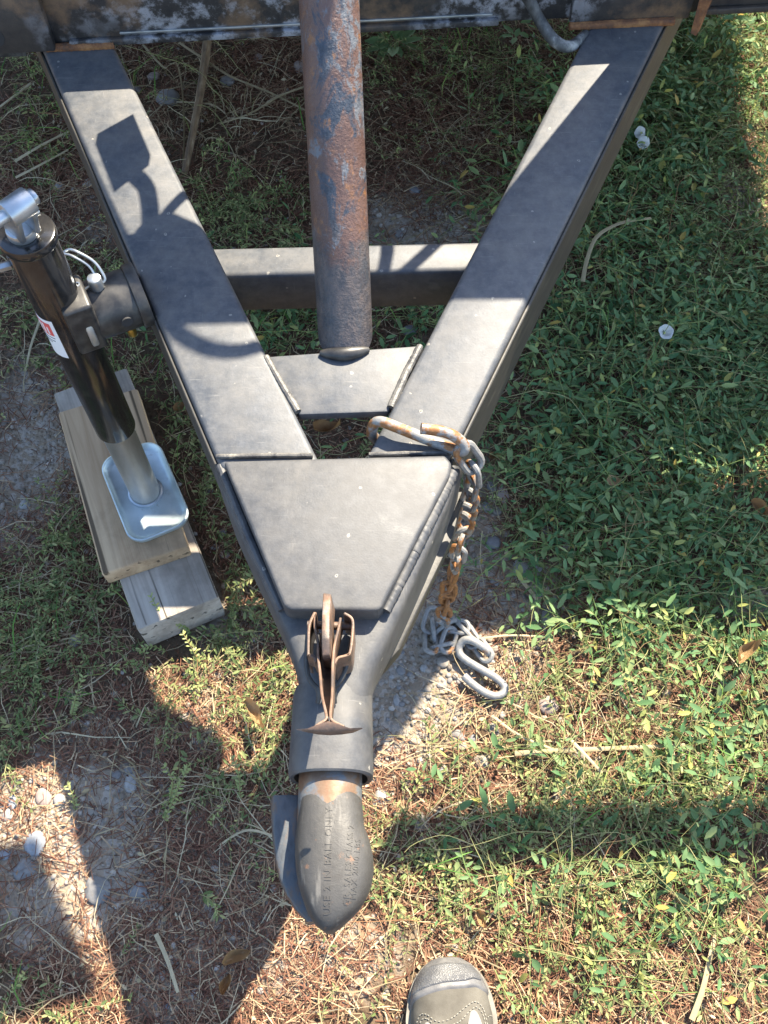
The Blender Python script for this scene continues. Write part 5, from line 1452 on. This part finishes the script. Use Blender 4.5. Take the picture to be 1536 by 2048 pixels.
# stones
SM = []
for k in range(5):
    bm = bmesh.new(); bmesh.ops.create_icosphere(bm, subdivisions=3, radius=1.0)
    sh = Vector((random.uniform(0, 50), random.uniform(0, 50), 0))
    for v in bm.verts:
        d = v.co.normalized()
        amp = 0.09 if k < 3 else 0.2
        nval = float(fbm(d.x * 1.3 + sh.x, d.y * 1.3 + d.z * 0.9 + sh.y, 1.2, k, 3)) - 0.45
        v.co *= 1 + amp * 2 * nval
        if k >= 3:   # broken, angular
            for pl_ in (Vector((0.8, 0.3, 0.5)), Vector((-0.6, 0.7, 0.4)), Vector((0.1, -0.9, 0.4)), Vector((-0.5, -0.4, 0.75))):
                p_ = pl_.normalized(); e_ = v.co.dot(p_) - 0.72
                if e_ > 0: v.co -= p_ * e_ * 0.92
    SM.append(bm)
STONE_ME = {}
def stone(px, py, wpx, hpx, mat, label, shape=0, yaw=0.0, flat=0.55, group=None, sink=0.36):
    key = (shape, mat)
    if key not in STONE_ME:
        me = bpy.data.meshes.new('stone'); b2 = SM[shape].copy()
        for f in b2.faces: f.smooth = True
        b2.to_mesh(me); b2.free(); me.materials.append(M[mat]); STONE_ME[key] = me
    m_ = mpp(px, py) * 0.9; sx_, sy_ = wpx * m_ / 2, hpx * m_ / 2 * 1.12
    sz_ = min(sx_, sy_) * flat
    c = at(px, py, sz_ * 0.6)
    g = gzf(c.x, c.y)
    o = bpy.data.objects.new('stone', STONE_ME[key])
    w = Matrix.Translation((c.x, c.y, g + sz_ * (1 - 2 * sink))) @ Matrix.Rotation(yaw, 4, 'Z') @ Matrix.Diagonal((sx_, sy_, sz_, 1))
    link(o, None, w)
    return tag(o, label, 'stone', group)
ST = [(118, 372, 24, 24, 'stone_white', 'smooth white oval pebble between left arm and jack crank', 0, 0.3),
      (334, 190, 52, 44, 'stone_grey', 'large rounded grey stone behind the left arm', 1, 0.2),
      (454, 158, 34, 28, 'stone_grey', 'grey stone right of the thick stick', 2, 0.1),
      (306, 148, 28, 22, 'stone_pink', 'brownish stone just above the large rounded grey one', 1, 0.5),
      (600, 128, 30, 36, 'stone_pink', 'pale pinkish stone half hidden behind the pipe', 0, 0.2),
      (516, 110, 20, 18, 'stone_pink', 'small brown stone under the beam left of the pipe', 0, 0.0),
      (242, 117, 14, 16, 'stone_grey', 'small stone hard against the left arm under the beam', 0, 0.0),
      (272, 174, 26, 14, 'stone_grey', 'flat stone beside the left arm shadow edge', 3, -0.6),
      (176, 365, 26, 22, 'stone_tan', 'angular tan stone between the white pebble and left arm', 3, 0.4),
      (154, 437, 13, 12, 'stone_white', 'tiny pale pebble right of the jack cap', 0, 0.0),
      (200, 432, 12, 10, 'stone_pink', 'tiny pink pebble right of the tiny pale one', 0, 0.0),
      (261, 1566, 30, 38, 'stone_white', 'round white stone in the dirt left of the coupler', 0, 0.0),
      (232, 1549, 22, 18, 'stone_grey', 'left grey pebble touching the round white stone', 1, 0.3),
      (258, 1540, 24, 18, 'stone_grey', 'grey pebble partly behind the round white stone', 2, 0.0),
      (85, 1593, 36, 40, 'stone_pink', 'smooth pink stone at the left in the dirt', 0, 0.4),
      (118, 1599, 28, 26, 'stone_white', 'speckled white stone touching the pink one', 1, 0.9),
      (68, 1686, 46, 52, 'stone_blue', 'blue grey stone at the left in the dirt', 1, 0.2),
      (8, 1708, 26, 22, 'stone_blue', 'blue pebble cut by the left picture edge', 0, 0.0),
      (24, 1604, 20, 30, 'stone_blue', 'narrow dark blue pebble left of the pink stone', 0, 0.2),
      (12, 1630, 26, 26, 'stone_white', 'pale stone at the left edge below the pink one', 3, 0.2),
      (45, 1738, 54, 44, 'stone_grey', 'broad grey stone sunk in the dirt below the blue one', 4, 0.3),
      (274, 1782, 44, 34, 'stone_grey', 'squarish grey stone in the shade of the coupler', 3, 0.2),
      (192, 1780, 60, 60, 'stone_grey', 'wide flat grey stone sunk in the dirt under the needles', 4, 0.8),
      (258, 1608, 20, 18, 'stone_tan', 'small cream stone below the round white stone', 3, 0.0),
      (178, 1622, 22, 20, 'stone_tan', 'small cream stone in the lower left sunlit patch', 3, 0.6),
      (356, 1585, 18, 16, 'stone_tan', 'small cream pebble among weeds right of the white stone', 0, 0.0),
      (762, 1594, 44, 44, 'stone_white', 'white angular broken stone beside the coupler tube', 3, 0.5),
      (842, 1642, 40, 40, 'stone_tan', 'pale stone in needles right of the coupler', 4, 0.2),
      (886, 1322, 28, 26, 'stone_tan', 'cream pebble just below the chain heap', 1, 0.4),
      (1098, 1408, 46, 40, 'stone_pink', 'big rounded pink stone right of the ground hook', 0, 0.1),
      (966, 1522, 42, 36, 'stone_tan', 'angular pale stone in the sunny weeds', 3, -0.5),
      (885, 1538, 28, 22, 'stone_white', 'left of two chalky stones in the sunny weeds', 3, 0.2),
      (880, 1556, 24, 16, 'stone_white', 'chalky stone just below the left chalky one', 4, 0.0),
      (914, 1470, 38, 30, 'stone_grey', 'flat grey brown stone with straw over it', 4, 0.0),
      (948, 1476, 24, 20, 'stone_dark', 'dark round pebble beside the flat grey brown stone', 0, 0.0),
      (988, 1458, 22, 30, 'stone_grey', 'upright grey pebble in the sunny weeds', 1, 0.5),
      (925, 1490, 22, 18, 'stone_tan', 'pale pebble below the flat grey brown stone', 0, 0.0),
      (1036, 1316, 20, 14, 'stone_tan', 'tan oval pebble right of the ground hook', 0, 0.2),
      (990, 1294, 20, 16, 'stone_tan', 'tan pebble touching the upper hook loop', 0, 0.0),
      (1006, 984, 28, 46, 'stone_pink', 'brick coloured oblong stone right of the chain', 3, 0.1),
      (984, 970, 22, 26, 'stone_grey', 'grey stone between the chain and the brick coloured one', 1, 0.3),
      (974, 1010, 18, 30, 'stone_blue', 'bluish sliver of stone beside the middle of the chain', 3, 0.2),
      (995, 1018, 22, 18, 'stone_tan', 'tan pebble under the brick coloured stone', 0, 0.0),
      (1042, 1130, 38, 34, 'stone_white', 'pale broken stone in the dirt right of the chain', 3, 0.7),
      (1079, 1127, 18, 26, 'stone_white', 'egg shaped pale pebble right of the broken stone', 0, 0.0),
      (1072, 1165, 24, 20, 'stone_pink', 'purplish pebble below the egg shaped one', 0, 0.3),
      (1080, 1183, 18, 14, 'stone_blue', 'bluish pebble beside the stubby twig', 0, 0.0),
      (988, 1080, 34, 30, 'stone_dark', 'dark grey stone half under leaves right of the chain', 2, 0.0),
      (990, 1160, 22, 20, 'stone_grey', 'round grey pebble near the rusty links', 0, 0.0),
      (1160, 986, 28, 20, 'stone_blue', 'slate blue stone under the shaded leaves', 1, 0.3),
      (1096, 1056, 22, 18, 'stone_dark', 'small dark stone under the shaded leaves', 0, 0.0),
      (1160, 1508, 30, 28, 'stone_grey', 'grey brown stone under the wide flat straw', 2, 0.0),
      (1126, 1540, 18, 20, 'stone_white', 'white pebble under the short broken stalk', 0, 0.0),
      (1112, 1592, 22, 20, 'stone_white', 'pale stone in leaves below the broken stalk', 3, 0.0),
      (1095, 1230, 26, 44, 'stone_grey', 'long grey stone at the edge of the shade', 1, -0.2),
      (1262, 1976, 18, 14, 'stone_white', 'small white stone right of the shoe', 0, 0.0),
      (802, 1338, 20, 26, 'stone_grey', 'grey chip in the shade right of the neck', 3, 0.0),
      (848, 1335, 18, 16, 'stone_white', 'pale pebble in the shade left of the cream one', 0, 0.0),
      (794, 1398, 16, 28, 'stone_white', 'pale sliver of stone beside the sleeve', 3, 0.1),
      (36, 1160, 20, 16, 'stone_grey', 'grey stone at the left edge level with the plank end', 3, 0.0),
      (145, 1278, 34, 30, 'stone_white', 'chalky white stone below the tan plank end', 4, 0.5),
      (46, 1005, 26, 22, 'stone_white', 'chalky stone at the left level with the foot plate', 4, 0.2),
      (192, 810, 16, 16, 'stone_pink', 'small pinkish pebble above the far plank end', 0, 0.0),
      (388, 1990, 16, 22, 'stone_white', 'white pebble among needles below the wide straw', 0, 0.0),
      (332, 2012, 16, 12, 'stone_blue', 'small bluish pebble at the bottom in sun', 0, 0.0),
      (648, 1888, 22, 20, 'stone_tan', 'cream pebble just below the nose tip', 0, 0.0),
      (830, 376, 26, 22, 'stone_dark', 'dark stone in the shaded hollow right of the pipe', 1, 0.0),
      (798, 462, 18, 20, 'stone_grey', 'grey stone beside the pipe above the cross bar', 0, 0.0),
      (820, 655, 34, 26, 'stone_dark', 'dark stone under leaves behind the cross plate', 2, 0.0),
      (418, 975, 20, 22, 'stone_grey', 'grey stone right of the foot plate', 1, 0.0),
      (443, 1060, 22, 18, 'stone_grey', 'grey brown stone beside the neck', 2, 0.0),
      (428, 1090, 22, 12, 'stone_white', 'white chip right of the tan plank corner', 3, 0.3),
      (448, 1105, 24, 18, 'stone_pink', 'brown pebble below the white chip', 0, 0.0)]
for s_ in ST: stone(*s_)
# small pebbles no one could tell apart
cl = [((880, 1390), 90, 50, 26, 'small pale pebble in the sunny gravel around the ground hook', 'pebbles around the hook'),
      ((250, 1590), 90, 40, 9, 'small grey pebble in the dirt around the white stone', 'pebbles around the white stone'),
      ((1060, 1180), 60, 60, 18, 'small shaded pebble in the dirt right of the chain', 'pebbles right of the chain'),
      ((800, 1330), 50, 60, 14, 'small shaded pebble in the dirt right of the neck', 'pebbles right of the neck')]
for (px_, py_), rx, ry, n_, lab, grp in cl:
    for k in range(n_):
        q_ = random.uniform(9, 15)
        stone(px_ + random.gauss(0, 1) * rx * 0.6, py_ + random.gauss(0, 1) * ry * 0.6, q_, q_ * random.uniform(0.7, 1.0), random.choice(('stone_grey', 'stone_tan', 'stone_tan', 'stone_white')), lab, random.choice((0, 1, 3)), random.uniform(0, 3), 0.6, grp)
for b_ in SM: b_.free()
